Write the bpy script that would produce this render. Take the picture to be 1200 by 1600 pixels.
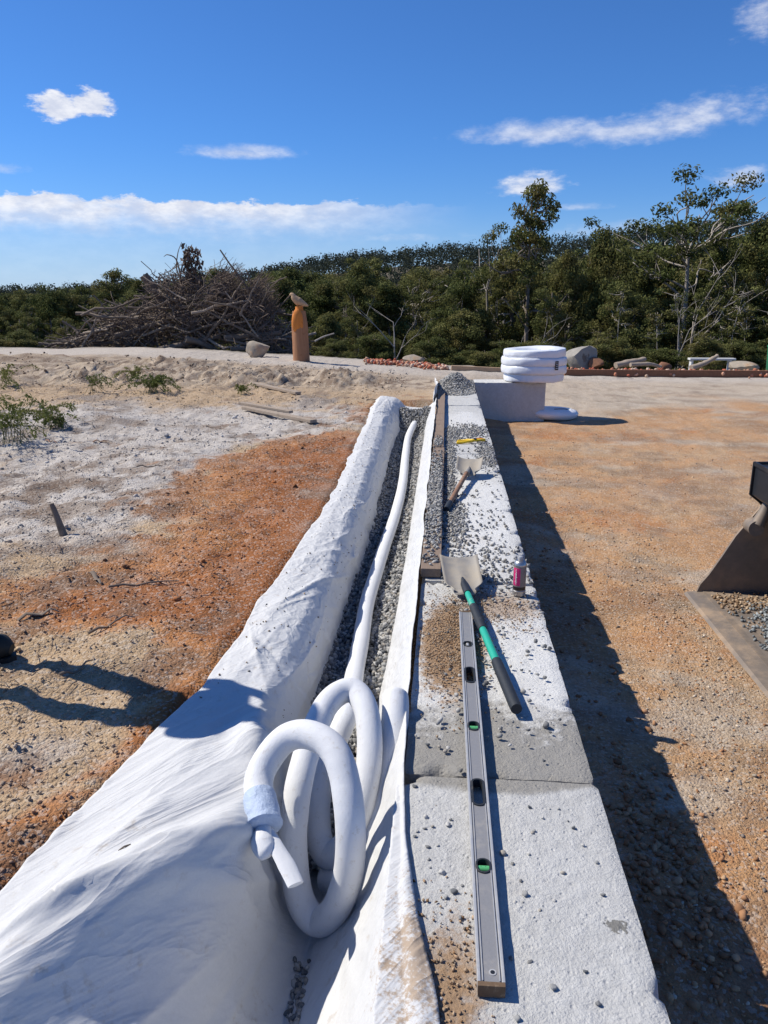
import bpy, bmesh, math, random
import numpy as np
from mathutils import Vector, Matrix, Euler
R = math.radians
for o in list(bpy.data.objects): bpy.data.objects.remove(o)
SC = bpy.context.scene
COL = SC.collection

# ------------------------------------------------------------------ camera
PITCH, YAW, CAMH = R(15.509), R(4.545), 1.45     # wall top is z = 0, the wall runs along +Y
fwd = Vector((-math.sin(YAW)*math.cos(PITCH), math.cos(YAW)*math.cos(PITCH), -math.sin(PITCH)))
rgt = Vector((math.cos(YAW), math.sin(YAW), 0)); upv = rgt.cross(fwd)
cd = bpy.data.cameras.new('camera'); cam = bpy.data.objects.new('camera', cd); COL.objects.link(cam)
cd.sensor_fit = 'HORIZONTAL'; cd.sensor_width = 36; cd.lens = 36; cd.clip_start = .05; cd.clip_end = 5000
M = Matrix((rgt, upv, -fwd)).transposed().to_4x4(); M.translation = (0, 0, CAMH)
cam.matrix_world = M; SC.camera = cam

# ------------------------------------------------------------------ light
SUN_EL = R(47.3); SDX, SDY = -.970, .243           # horizontal direction towards the sun
SUN_AZ = math.atan2(SDX, SDY)
sd = bpy.data.lights.new('sun', 'SUN'); sun = bpy.data.objects.new('sun', sd); COL.objects.link(sun)
sd.energy = 4.7; sd.angle = R(.53); sd.color = (1, .94, .83)
sv = Vector((SDX*math.cos(SUN_EL), SDY*math.cos(SUN_EL), math.sin(SUN_EL))).normalized()
sun.rotation_euler = sv.to_track_quat('Z', 'Y').to_euler(); sun.location = (-20, 5, 30)
SC.view_settings.view_transform = 'Standard'; SC.view_settings.look = 'None'
SC.view_settings.exposure = .25; SC.view_settings.gamma = 1
SC.render.engine = 'CYCLES'
SC.cycles.max_bounces = 6; SC.cycles.diffuse_bounces = 3; SC.cycles.glossy_bounces = 2; SC.cycles.transparent_max_bounces = 4
SC.cycles.transmission_bounces = 3; SC.cycles.caustics_reflective = False; SC.cycles.caustics_refractive = False

# ------------------------------------------------------------------ node helper
class NT:
    def __init__(s, tree): s.t = tree; s.n = tree.nodes; s.l = tree.links
    def new(s, typ, **kw):
        n = s.n.new(typ)
        for k, v in kw.items(): setattr(n, k, v)
        return n
    def put(s, sock, v):
        if isinstance(v, bpy.types.NodeSocket): s.l.new(v, sock)
        elif v is not None:
            if hasattr(sock.default_value, '__len__') and not hasattr(v, '__len__'): v = (v,)*len(sock.default_value)
            if hasattr(v, '__len__') and len(v) == 3 and len(sock.default_value) == 4: v = (*v, 1)
            sock.default_value = v
    def math(s, op, a, b=None, c=None, clamp=False):
        n = s.new('ShaderNodeMath', operation=op, use_clamp=clamp)
        for i, v in enumerate((a, b, c)): s.put(n.inputs[i], v) if v is not None else None
        return n.outputs[0]
    def mix(s, f, a, b, mode='MIX'):
        n = s.new('ShaderNodeMix', data_type='RGBA', blend_type=mode); n.clamp_factor = True
        s.put(n.inputs[0], f); s.put(n.inputs[6], a); s.put(n.inputs[7], b); return n.outputs[2]
    def step(s, v, lo, hi, a=0., b=1.):
        n = s.new('ShaderNodeMapRange', interpolation_type='SMOOTHSTEP')
        for i, q in enumerate((v, lo, hi, a, b)): s.put(n.inputs[i], q)
        return n.outputs[0]
    def noise(s, vec, scale, detail=4, rough=.55, dist=0., out=0):
        n = s.new('ShaderNodeTexNoise'); s.put(n.inputs['Vector'], vec)
        for k, v in (('Scale', scale), ('Detail', detail), ('Roughness', rough), ('Distortion', dist)): s.put(n.inputs[k], v)
        return n.outputs[out]
    def voro(s, vec, scale, feature='F1', out=0, rnd=1.):
        n = s.new('ShaderNodeTexVoronoi', feature=feature); s.put(n.inputs['Vector'], vec); s.put(n.inputs['Scale'], scale)
        s.put(n.inputs['Randomness'], rnd); return n.outputs[out]
    def xyz(s, vec):
        n = s.new('ShaderNodeSeparateXYZ'); s.put(n.inputs[0], vec); return n.outputs
    def comb(s, x, y, z):
        n = s.new('ShaderNodeCombineXYZ'); [s.put(n.inputs[i], v) for i, v in enumerate((x, y, z))]; return n.outputs[0]
    def pos(s): return s.new('ShaderNodeNewGeometry').outputs['Position']
    def obj(s): return s.new('ShaderNodeTexCoord').outputs['Object']
    def attr(s, name, out='Color'): return s.new('ShaderNodeAttribute', attribute_name=name).outputs[out]
    def scalev(s, vec, k):
        n = s.new('ShaderNodeVectorMath', operation='MULTIPLY'); s.put(n.inputs[0], vec); s.put(n.inputs[1], k); return n.outputs[0]
    def bump(s, h, strength=.3, dist=.01, normal=None):
        n = s.new('ShaderNodeBump'); s.put(n.inputs['Height'], h); s.put(n.inputs['Strength'], strength); s.put(n.inputs['Distance'], dist)
        if normal is not None: s.l.new(normal, n.inputs['Normal'])
        return n.outputs[0]
    def bsdf(s, col, rough=.8, metal=0., normal=None, spec=.3, **kw):
        n = s.new('ShaderNodeBsdfPrincipled'); s.put(n.inputs['Base Color'], col); s.put(n.inputs['Roughness'], rough)
        s.put(n.inputs['Metallic'], metal); s.put(n.inputs['Specular IOR Level'], spec)
        if normal is not None: s.l.new(normal, n.inputs['Normal'])
        for k, v in kw.items(): s.put(n.inputs[k], v)
        return n.outputs[0]
    def out(s, sh): s.l.new(sh, s.new('ShaderNodeOutputMaterial').inputs[0])
def material(name):
    m = bpy.data.materials.new(name); m.use_nodes = True; m.node_tree.nodes.clear(); return m, NT(m.node_tree)

# ------------------------------------------------------------------ sky
W = bpy.data.worlds.new('World'); SC.world = W; W.use_nodes = True
w = NT(W.node_tree); w.n.clear()
sky = w.new('ShaderNodeTexSky', sky_type='NISHITA'); sky.sun_disc = False
sky.sun_elevation = SUN_EL; sky.sun_rotation = SUN_AZ; sky.altitude = 1500; sky.air_density = 1.0; sky.dust_density = .15; sky.ozone_density = 4.0
dirv = w.new('ShaderNodeTexCoord').outputs['Generated']
dx, dy, dz = w.xyz(dirv)
az = w.math('ARCTAN2', dx, dy)                      # 0 = along the wall, + to the right
el = w.math('ARCSINE', dz)
nv = w.comb(w.math('MULTIPLY', az, 1.0), w.math('MULTIPLY', el, 2.2), 0.)
nA = w.noise(nv, 9, 6, .6); nB = w.noise(nv, 34, 6, .62); nC = w.noise(nv, 3.2, 3, .5)
def pix2ae(x, y):
    d = fwd + rgt*((x-600)/1200) - upv*((y-800)/1200); d.normalize()
    return math.atan2(d.x, d.y), math.asin(d.z)
skyc = sky.outputs[0]
hz = w.step(el, .0, .20, 1, 0)
tint = w.mix(hz, (.56, 1.0, 1.52, 1), (.76, 1.0, 1.34, 1))
skyc = w.mix(1., skyc, tint, 'MULTIPLY')
mask = None
def addm(m):
    global mask
    mask = m if mask is None else w.math('MAXIMUM', mask, m)
def cloud(px, py, hw, hh, soft, ns, amp, dens, tilt=0.):
    a0, e0 = pix2ae(px, py); a1, _ = pix2ae(px+hw, py); _, e1 = pix2ae(px, py-hh)
    wa, we = abs(a1-a0), abs(e1-e0)
    u = w.math('DIVIDE', w.math('SUBTRACT', az, a0), wa)
    v = w.math('DIVIDE', w.math('SUBTRACT', w.math('SUBTRACT', el, e0), w.math('MULTIPLY', w.math('SUBTRACT', az, a0), tilt)), we)
    v = w.math('MULTIPLY', v, w.step(v, -.05, .05, 1.5, 1.))          # flatter base
    d = w.math('SQRT', w.math('ADD', w.math('MULTIPLY', u, u), w.math('MULTIPLY', v, v)))
    q = w.math('ADD', w.math('SUBTRACT', 1., d), w.math('MULTIPLY', w.math('SUBTRACT', ns, .5), amp))
    addm(w.math('MULTIPLY', w.step(q, 0., soft), dens))
cloud(90, 170, 44, 34, .45, nB, 1.9, .95); cloud(142, 165, 44, 30, .45, nB, 1.9, .95); cloud(70, 152, 20, 9, .9, nB, 1.5, .5)
cloud(375, 240, 105, 17, .95, nB, 1.2, .62); cloud(395, 234, 70, 12, .9, nB, 1.2, .5)
cloud(850, 210, 165, 30, 1.0, nB, 1.2, .66); cloud(1070, 190, 165, 44, 1.1, nB, 1.6, .66, .10); cloud(985, 207, 170, 30, 1.0, nB, 1.3, .62)
cloud(828, 292, 68, 28, .8, nB, 1.8, .8); cloud(1155, 280, 62, 24, 1.0, nB, 1.7, .6); cloud(1195, 30, 60, 55, 1.3, nB, 2.0, .65)
cloud(5, 264, 45, 14, 1.2, nB, 1.8, .4); cloud(905, 324, 60, 9, 1.2, nB, 1.8, .4); cloud(980, 360, 160, 20, 1.4, nB, 1.6, .35); cloud(620, 372, 130, 14, 1.4, nB, 1.8, .3)
# the long cumulus bank above the horizon; it goes on round to the left, thins out to the right
a_r, e_top = pix2ae(760, 322); a_l, _ = pix2ae(150, 320); _, e_bot = pix2ae(300, 385)
btop = w.math('ADD', e_top+.006, w.math('MULTIPLY', w.math('SUBTRACT', w.noise(nv, 22, 5, .65), .5), .034))
btop = w.math('ADD', btop, w.math('MULTIPLY', w.math('SUBTRACT', nA, .5), .02))
b = w.math('MULTIPLY', w.step(w.math('SUBTRACT', btop, el), 0., .0050), w.step(w.math('SUBTRACT', btop, el), .004, .050, 1., .12))
b = w.math('MULTIPLY', b, w.step(az, a_l+.16, a_r, 1., .0))
b = w.math('MULTIPLY', b, w.step(w.noise(nv, 14, 4, .6), .25, .5, .6, 1.))
addm(w.math('MULTIPLY', b, .98))
# scattered fair-weather cloud everywhere outside the view as well
far = w.step(w.math('ABSOLUTE', w.math('ADD', az, YAW)), .55, .75)
pl = w.comb(w.math('DIVIDE', dx, w.math('ADD', w.math('ABSOLUTE', dz), .12)), w.math('DIVIDE', dy, w.math('ADD', w.math('ABSOLUTE', dz), .12)), 0.)
addm(w.math('MULTIPLY', w.math('MULTIPLY', w.step(w.noise(pl, .9, 6, .6), .58, .75), far), .8))
# pale air low over the horizon
skyc = w.mix(w.step(el, -.02, .12, .60, 0.), skyc, (4.6, 6.3, 9.4, 1))
ccol = w.mix(w.step(nB, .35, .7), (7.6, 8.1, 9.6, 1), (10.8, 10.9, 11.4, 1))
skyc = w.mix(mask, skyc, ccol)
W.cycles.sampling_method = "MANUAL"; W.cycles.sample_map_resolution = 512
bg = w.new('ShaderNodeBackground'); w.l.new(skyc, bg.inputs[0]); bg.inputs[1].default_value = .074
w.l.new(bg.outputs[0], w.new('ShaderNodeOutputWorld').inputs[0])

# ------------------------------------------------------------------ numpy noise
def _h(ix, iy, seed):
    n = (ix.astype(np.int64)*374761393 + iy.astype(np.int64)*668265263 + seed*974634777) & 0xffffffff
    n = ((n ^ (n >> 13))*1274126177) & 0xffffffff
    n = (n ^ (n >> 16)) & 0xffffffff
    return n/4294967295.0
def vn(x, y, seed=0):
    x = np.asarray(x, float); y = np.asarray(y, float); x, y = np.broadcast_arrays(x, y)
    ix, iy = np.floor(x), np.floor(y); fx, fy = x-ix, y-iy
    u, v = fx*fx*fx*(fx*(fx*6-15)+10), fy*fy*fy*(fy*(fy*6-15)+10)
    a, b_, c, d = _h(ix, iy, seed), _h(ix+1, iy, seed), _h(ix, iy+1, seed), _h(ix+1, iy+1, seed)
    return (a+(b_-a)*u)*(1-v)+(c+(d-c)*u)*v
def fbm(x, y, seed=0, o=4, g=.5):
    s = 0.; a = 1.; t = 0.
    for i in range(o): s = s+a*vn(np.asarray(x)*2**i, np.asarray(y)*2**i, seed+i*17); t += a; a *= g
    return s/t
def sst(v, lo, hi):
    t = np.clip((np.asarray(v, float)-lo)/(hi-lo), 0, 1); return t*t*(3-2*t)

# ------------------------------------------------------------------ mesh helpers
def mk_mesh(name, V, Fq=None, Ft=None, cols=None, smooth=False, ngons=None):
    me = bpy.data.meshes.new(name); V = np.asarray(V, np.float32).reshape(-1, 3)
    if ngons is not None: me.from_pydata(V.tolist(), [], ngons)
    else:
        nq = 0 if Fq is None else len(Fq); nt = 0 if Ft is None else len(Ft)
        me.vertices.add(len(V)); me.vertices.foreach_set('co', V.ravel())
        li = np.concatenate([np.asarray(Fq if nq else [], np.int32).ravel(), np.asarray(Ft if nt else [], np.int32).ravel()]).astype(np.int32)
        me.loops.add(len(li)); me.loops.foreach_set('vertex_index', li)
        me.polygons.add(nq+nt)
        me.polygons.foreach_set('loop_start', np.concatenate([np.arange(nq)*4, nq*4+np.arange(nt)*3]).astype(np.int32))
        me.update(calc_edges=True)
    me.validate()
    if cols is not None:
        ca = me.color_attributes.new('col', 'FLOAT_COLOR', 'POINT')
        c = np.ones((len(V), 4), np.float32); c[:, :3] = cols; ca.data.foreach_set('color', c.ravel())
    if smooth: me.polygons.foreach_set('use_smooth', np.ones(len(me.polygons), bool))
    me.update(); return me
class G:
    """collects world-space shapes, built as ONE mesh object"""
    def __init__(s): s.v = []; s.f = []; s.n = 0
    def add(s, V, F):
        k = s.n; V = np.asarray(V, float).reshape(-1, 3); s.v.append(V); s.n += len(V); s.f += [[i+k for i in f] for f in F]; return s
    def box(s, c, d, rot=None):
        x, y, z = [q/2 for q in d]; V = np.array([(a, b_, e) for a in (-x, x) for b_ in (-y, y) for e in (-z, z)])
        if rot is not None: V = V@np.array(rot).T
        return s.add(V+np.array(c), [(0, 1, 3, 2), (4, 6, 7, 5), (0, 4, 5, 1), (2, 3, 7, 6), (0, 2, 6, 4), (1, 5, 7, 3)])
    def tube(s, P, r, seg=10, cap=True, flat=1.):
        P = np.asarray(P, float); n = len(P); r = np.full(n, r, float) if np.isscalar(r) else np.asarray(r, float)
        T = np.gradient(P, axis=0); T /= np.linalg.norm(T, axis=1)[:, None]+1e-9
        a = np.array([0, 0, 1.]) if abs(T[0][2]) < .9 else np.array([1., 0, 0])
        V = []
        for i in range(n):
            a = a-T[i]*(a@T[i]); a /= np.linalg.norm(a)+1e-9; b_ = np.cross(T[i], a)
            th = np.linspace(0, 2*np.pi, seg, endpoint=False)
            V.append(P[i]+r[i]*(np.cos(th)[:, None]*a*flat+np.sin(th)[:, None]*b_))
        F = [(i*seg+j, i*seg+(j+1) % seg, (i+1)*seg+(j+1) % seg, (i+1)*seg+j) for i in range(n-1) for j in range(seg)]
        if cap: F += [tuple(range(seg-1, -1, -1)), tuple(range((n-1)*seg, n*seg))]
        return s.add(np.concatenate(V), F)
    def lathe(s, prof, c=(0, 0, 0), seg=24, M3=None):
        th = np.linspace(0, 2*np.pi, seg, endpoint=False); V = []
        for r_, z in prof: V.append(np.stack([r_*np.cos(th), r_*np.sin(th), np.full(seg, z)], 1))
        V = np.concatenate(V); n = len(prof)
        if M3 is not None: V = V@np.array(M3).T
        F = [(i*seg+j, i*seg+(j+1) % seg, (i+1)*seg+(j+1) % seg, (i+1)*seg+j) for i in range(n-1) for j in range(seg)]
        F += [tuple(range(seg-1, -1, -1)), tuple(range((n-1)*seg, n*seg))]
        return s.add(V+np.array(c), F)
    def prism(s, poly, axis, a0, a1):
        """polygon extruded along axis (0, 1, 2); poly is given in the other two axes"""
        n = len(poly); V = []
        for a in (a0, a1):
            for p in poly:
                q = list(p); q.insert(axis, a); V.append(q)
        return s.add(V, [tuple(range(n)), tuple(range(2*n-1, n-1, -1))]+[(i, i+n, (i+1) % n+n, (i+1) % n) for i in range(n)])
    def build(s, name, mat, parent=None, smooth=False, bevel=0., cols=None, sharp=None):
        V = np.concatenate(s.v)
        if parent is not None: V = V-np.array(parent.location)
        me = mk_mesh(name, V, ngons=s.f, smooth=smooth)
        bm = bmesh.new(); bm.from_mesh(me); bmesh.ops.recalc_face_normals(bm, faces=bm.faces)
        if bevel:
            bmesh.ops.bevel(bm, geom=[e for e in bm.edges if len(e.link_faces) == 2 and e.calc_face_angle(0) > .6], offset=bevel, segments=2, profile=.6, affect='EDGES')
        bm.to_mesh(me); bm.free()
        if smooth:
            me.polygons.foreach_set('use_smooth', np.ones(len(me.polygons), bool))
            try: me.set_sharp_from_angle(angle=sharp or R(50))
            except Exception: pass
        return link(name, me, mat, parent)
def link(name, me, mat, parent=None):
    if mat is not None and not len(me.materials): me.materials.append(mat)
    o = bpy.data.objects.new(name, me); COL.objects.link(o); o.parent = parent; return o
def tag(o, label=None, cat=None, group=None, kind=None):
    for k, v in (('label', label), ('category', cat), ('group', group), ('kind', kind)):
        if v: o[k] = v
    return o
def thing(name, label, cat, loc=(0, 0, 0), group=None, rot=(0, 0, 0)):
    o = bpy.data.objects.new(name, None); COL.objects.link(o); o.location = loc; o.rotation_euler = rot; o.empty_display_size = .1
    return tag(o, label, cat, group)
def P(x, y, z=0.):
    """photo pixel -> point at height z (used only to read positions off the photo)"""
    d = fwd+rgt*((x-600)/1200)-upv*((y-800)/1200); t = (z-CAMH)/d.z; return np.array((d.x*t, d.y*t, z))
def PY(x, y, Y):
    d = fwd+rgt*((x-600)/1200)-upv*((y-800)/1200); t = Y/d.y; return np.array((d.x*t, Y, CAMH+d.z*t))
def PD(x, y, D):
    d = fwd+rgt*((x-600)/1200)-upv*((y-800)/1200); return np.array((d.x*D, d.y*D, CAMH+d.z*D))
def crom(P_, n=12):
    P_ = np.asarray(P_, float); Q = np.vstack([2*P_[0]-P_[1], P_, 2*P_[-1]-P_[-2]]); out = []
    for i in range(len(P_)-1):
        a, b_, c, d = Q[i:i+4]
        for t in np.linspace(0, 1, n, endpoint=False):
            out.append(.5*((2*b_)+(c-a)*t+(2*a-5*b_+4*c-d)*t*t+(3*b_-a-3*c+d)*t**3))
    out.append(P_[-1]); return np.array(out)
rng = np.random.default_rng(7)

# ------------------------------------------------------------------ stones (joined scatter)
ICO = None
def ico(sub=1):
    bm = bmesh.new(); bmesh.ops.create_icosphere(bm, subdivisions=sub, radius=1)
    V = np.array([v.co[:] for v in bm.verts]); F = np.array([[v.index for v in f.verts] for f in bm.faces]); bm.free(); return V, F
ICOV, ICOF = ico(1); ICO2V, ICO2F = ico(2)
OCTV = np.array([(1, 0, 0), (-1, 0, 0), (0, 1, 0), (0, -1, 0), (0, 0, 1), (0, 0, -1)], float)
OCTF = np.array([(0, 2, 4), (2, 1, 4), (1, 3, 4), (3, 0, 4), (2, 0, 5), (1, 2, 5), (3, 1, 5), (0, 3, 5)])
def rand_rot(n, r):
    q = r.normal(size=(n, 4)); q /= np.linalg.norm(q, axis=1)[:, None]; a, b_, c, d = q.T
    return np.stack([np.stack([1-2*(c*c+d*d), 2*(b_*c-a*d), 2*(b_*d+a*c)], 1), np.stack([2*(b_*c+a*d), 1-2*(b_*b_+d*d), 2*(c*d-a*b_)], 1), np.stack([2*(b_*d-a*c), 2*(c*d+a*b_), 1-2*(b_*b_+c*c)], 1)], 1)
def scatter(name, pts, size, palette, mat, seed=0, big=False, flat=.7, parent=None, jit=.28):
    r = np.random.default_rng(seed); pts = np.asarray(pts, float); n = len(pts)
    BV, BF = (ICOV, ICOF) if big else (OCTV, OCTF)
    V = np.repeat(BV[None], n, 0)*(1+r.uniform(-jit, jit, (n, len(BV), 1)))
    V = V*(np.asarray(size)[:, None]*np.stack([r.uniform(.75, 1.3, n), r.uniform(.6, 1., n), r.uniform(flat*.7, flat*1.15, n)], 1))[:, None, :]
    th = r.uniform(0, 6.283, n); tx = r.normal(0, .5, n); ty = r.normal(0, .5, n)
    cz, sz, cx, sx, cy, sy = np.cos(th), np.sin(th), np.cos(tx), np.sin(tx), np.cos(ty), np.sin(ty); o = np.zeros(n); e = np.ones(n)
    Rz = np.stack([np.stack([cz, -sz, o], 1), np.stack([sz, cz, o], 1), np.stack([o, o, e], 1)], 1)
    Rx = np.stack([np.stack([e, o, o], 1), np.stack([o, cx, -sx], 1), np.stack([o, sx, cx], 1)], 1)
    Ry = np.stack([np.stack([cy, o, sy], 1), np.stack([o, e, o], 1), np.stack([-sy, o, cy], 1)], 1)
    V = np.einsum('nij,nkj->nki', Rx@Ry@Rz, V)+pts[:, None, :]
    F = (BF[None]+(np.arange(n)*len(BV))[:, None, None]).reshape(-1, 3)
    pal = np.asarray(palette, float); c = pal[r.integers(0, len(pal), n)]*r.uniform(.75, 1.25, (n, 1))
    C = np.repeat(c, len(BV), 0)
    me = mk_mesh(name, V.reshape(-1, 3), Ft=F, cols=C)
    o_ = link(name, me, mat, parent); o_['kind'] = 'stuff'; return o_

# ================================================================== materials
def m_vcol(name, rough=.9, var=.25, scale=60, bs=.3, bd=.006, spec=.2, dust=None):
    m, n = material(name); p = n.pos(); c = n.attr('col')
    v = n.noise(p, scale, 5, .65)
    c = n.mix(1., c, n.mix(v, (1-var,)*3, (1+var,)*3), 'MULTIPLY')
    n.out(n.bsdf(c, rough, normal=n.bump(v, bs, bd), spec=spec)); return m
def m_plain(name, col, rough=.7, metal=0., var=.15, scale=30, bs=.15, bd=.003, spec=.3, dirt=None, dscale=6., dlo=.5, dhi=.7, damt=.8):
    m, n = material(name); p = n.obj(); v = n.noise(p, scale, 5, .6)
    c = n.mix(v, tuple(q*(1-var) for q in col), tuple(min(1, q*(1+var)) for q in col))
    if dirt is not None:
        d = n.math('MULTIPLY', n.step(n.noise(p, dscale, 6, .65), dlo, dhi), damt); c = n.mix(d, c, dirt)
        rough = n.math('ADD', rough, n.math('MULTIPLY', d, .25), clamp=True)
        if metal: metal = n.math('MULTIPLY', n.math('SUBTRACT', 1., d), metal)
    n.out(n.bsdf(c, rough, metal, n.bump(v, bs, bd), spec)); return m

# ground: the soil colour is carried by the mesh, grain and grit by the shader
mGround, n = material('soil')
p = n.pos(); c = n.attr('col'); pf = n.scalev(p, (1, 1, .6))
g1 = n.noise(pf, 9, 6, .7); g2 = n.noise(pf, 55, 5, .7); vo = n.voro(pf, 75); vo2 = n.voro(pf, 150); vc = n.voro(pf, 75, out=1)
g3 = n.noise(pf, 1.7, 6, .62)
c = n.mix(1., c, n.mix(g1, (.72, .68, .66, 1), (1.26, 1.28, 1.30, 1)), 'MULTIPLY')
c = n.mix(1., c, n.mix(g2, (.66, .64, .62, 1), (1.32, 1.33, 1.34, 1)), 'MULTIPLY')
c = n.mix(n.step(g3, .52, .7, 0., .3), c, (.47, .41, .35, 1))
gr = n.new('ShaderNodeSeparateColor'); n.l.new(vc, gr.inputs[0])
c = n.mix(n.math('MULTIPLY', n.step(gr.outputs[0], .72, .85), .32), c, (.56, .52, .47, 1))      # pale grit
c = n.mix(n.math('MULTIPLY', n.step(gr.outputs[1], .80, .9), .32), c, (.14, .085, .055, 1))      # dark crumbs
hgt = n.math('ADD', n.math('MULTIPLY', n.math('SUBTRACT', 1., vo), .8), n.math('MULTIPLY', g2, .9))
hgt = n.math('ADD', hgt, n.math('MULTIPLY', vo2, -.4))
nb = n.bump(hgt, .75, .011, n.bump(g1, .5, .03))
n.out(n.bsdf(c, .95, normal=nb, spec=.12))

mStone = m_vcol('stone', .85, .3, 90, .35, .004)
mGravelBed = m_plain('gravel_bed', (.10, .10, .10), .95, var=.6, scale=90, bs=.9, bd=.012)

# concrete with cement dust, dried clay and wear; stains lie where they lie on this wall
mConc, n = material('cast_concrete')
p = n.pos(); X, Y, Z = n.xyz(p)
a1 = n.noise(p, 3.2, 7, .65); a2 = n.noise(p, 26, 6, .7); a3 = n.noise(p, 120, 4, .7); pit = n.voro(p, 42)
base = n.mix(a1, (.45, .445, .43, 1), (.60, .60, .59, 1))
base = n.mix(1., base, n.mix(a2, (.72, .72, .72, 1), (1.25, 1.25, 1.25, 1)), 'MULTIPLY')
rnd = n.new('ShaderNodeObjectInfo').outputs['Random']
base = n.mix(1., base, n.mix(rnd, (.93, .93, .93, 1), (1.05, 1.05, 1.05, 1)), 'MULTIPLY')
def ell(cx, cy, rx, ry, amp=.9, ns=None):
    u = n.math('DIVIDE', n.math('SUBTRACT', X, cx), rx); v = n.math('DIVIDE', n.math('SUBTRACT', Y, cy), ry)
    d = n.math('SQRT', n.math('ADD', n.math('MULTIPLY', u, u), n.math('MULTIPLY', v, v)))
    return n.math('ADD', n.math('SUBTRACT', 1., d), n.math('MULTIPLY', n.math('SUBTRACT', ns if ns is not None else a1, .5), amp))
top = n.step(Z, -.06, -.02)
wet = n.step(ell(.2, 2.33, .62, .30, .5), .0, .12)                       # bare greyer cement at the joint
base = n.mix(n.math('MULTIPLY', wet, .75), base, (.215, .20, .175, 1))
fl = n.math('MULTIPLY', n.step(Y, 2.12, 2.135), top)
dust = n.math('MAXIMUM', n.step(ell(.35, 3.0, .22, .62, 1.3, a2), -.05, .25), n.step(ell(-.03, 2.95, .16, .60, 1.5, a2), -.05, .35))
dust = n.math('MAXIMUM', dust, n.step(ell(.28, 5.3, .3, 1.5, 1.1), -.1, .5))
dust = n.math('MAXIMUM', dust, n.step(ell(.2, 9.4, .45, 1.1, 1.2), -.1, .5))
base = n.mix(n.math('MULTIPLY', n.math('MULTIPLY', dust, fl), .5), base, n.mix(a2, (.62, .62, .61, 1), (.80, .80, .79, 1)))
clay = n.math('MAXIMUM', n.step(ell(.05, 3.1, .17, .55, 1.3, a2), -.05, .35), n.step(ell(.27, 3.55, .3, .24, 1.7, a2), .0, .6, 0., .7))
clay = n.math('MAXIMUM', clay, n.step(ell(.04, 1.34, .11, .28, 1.9, a2), .0, .8))
clay = n.math('MAXIMUM', clay, n.step(n.noise(p, 1.7, 5, .6), .6, .72, 0., .35))
base = n.mix(n.math('MULTIPLY', clay, top), base, n.mix(a2, (.22, .135, .075, 1), (.42, .29, .185, 1)))
base = n.mix(n.math('MULTIPLY', n.step(a3, .60, .70), .35), base, (.22, .20, .175, 1))
por = n.math('MULTIPLY', n.step(n.voro(p, 60), .16, .06), n.step(n.noise(p, 9, 3, .5), .45, .6)); base = n.mix(n.math('MULTIPLY', por, .4), base, (.14, .13, .115, 1))
spot = n.step(ell(.435, 1.55, .026, .022, 2.2, n.noise(p, 60, 4, .6)), .0, .2)
base = n.mix(n.math('MULTIPLY', spot, .8), base, (.12, .115, .10, 1))
hh = n.math('ADD', n.math('MULTIPLY', a2, 1.2), n.math('ADD', n.math('MULTIPLY', a3, .5), n.math('MULTIPLY', n.step(pit, .0, .28), .35)))
n.out(n.bsdf(base, .9, normal=n.bump(hh, .9, .010), spec=.2))

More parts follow.
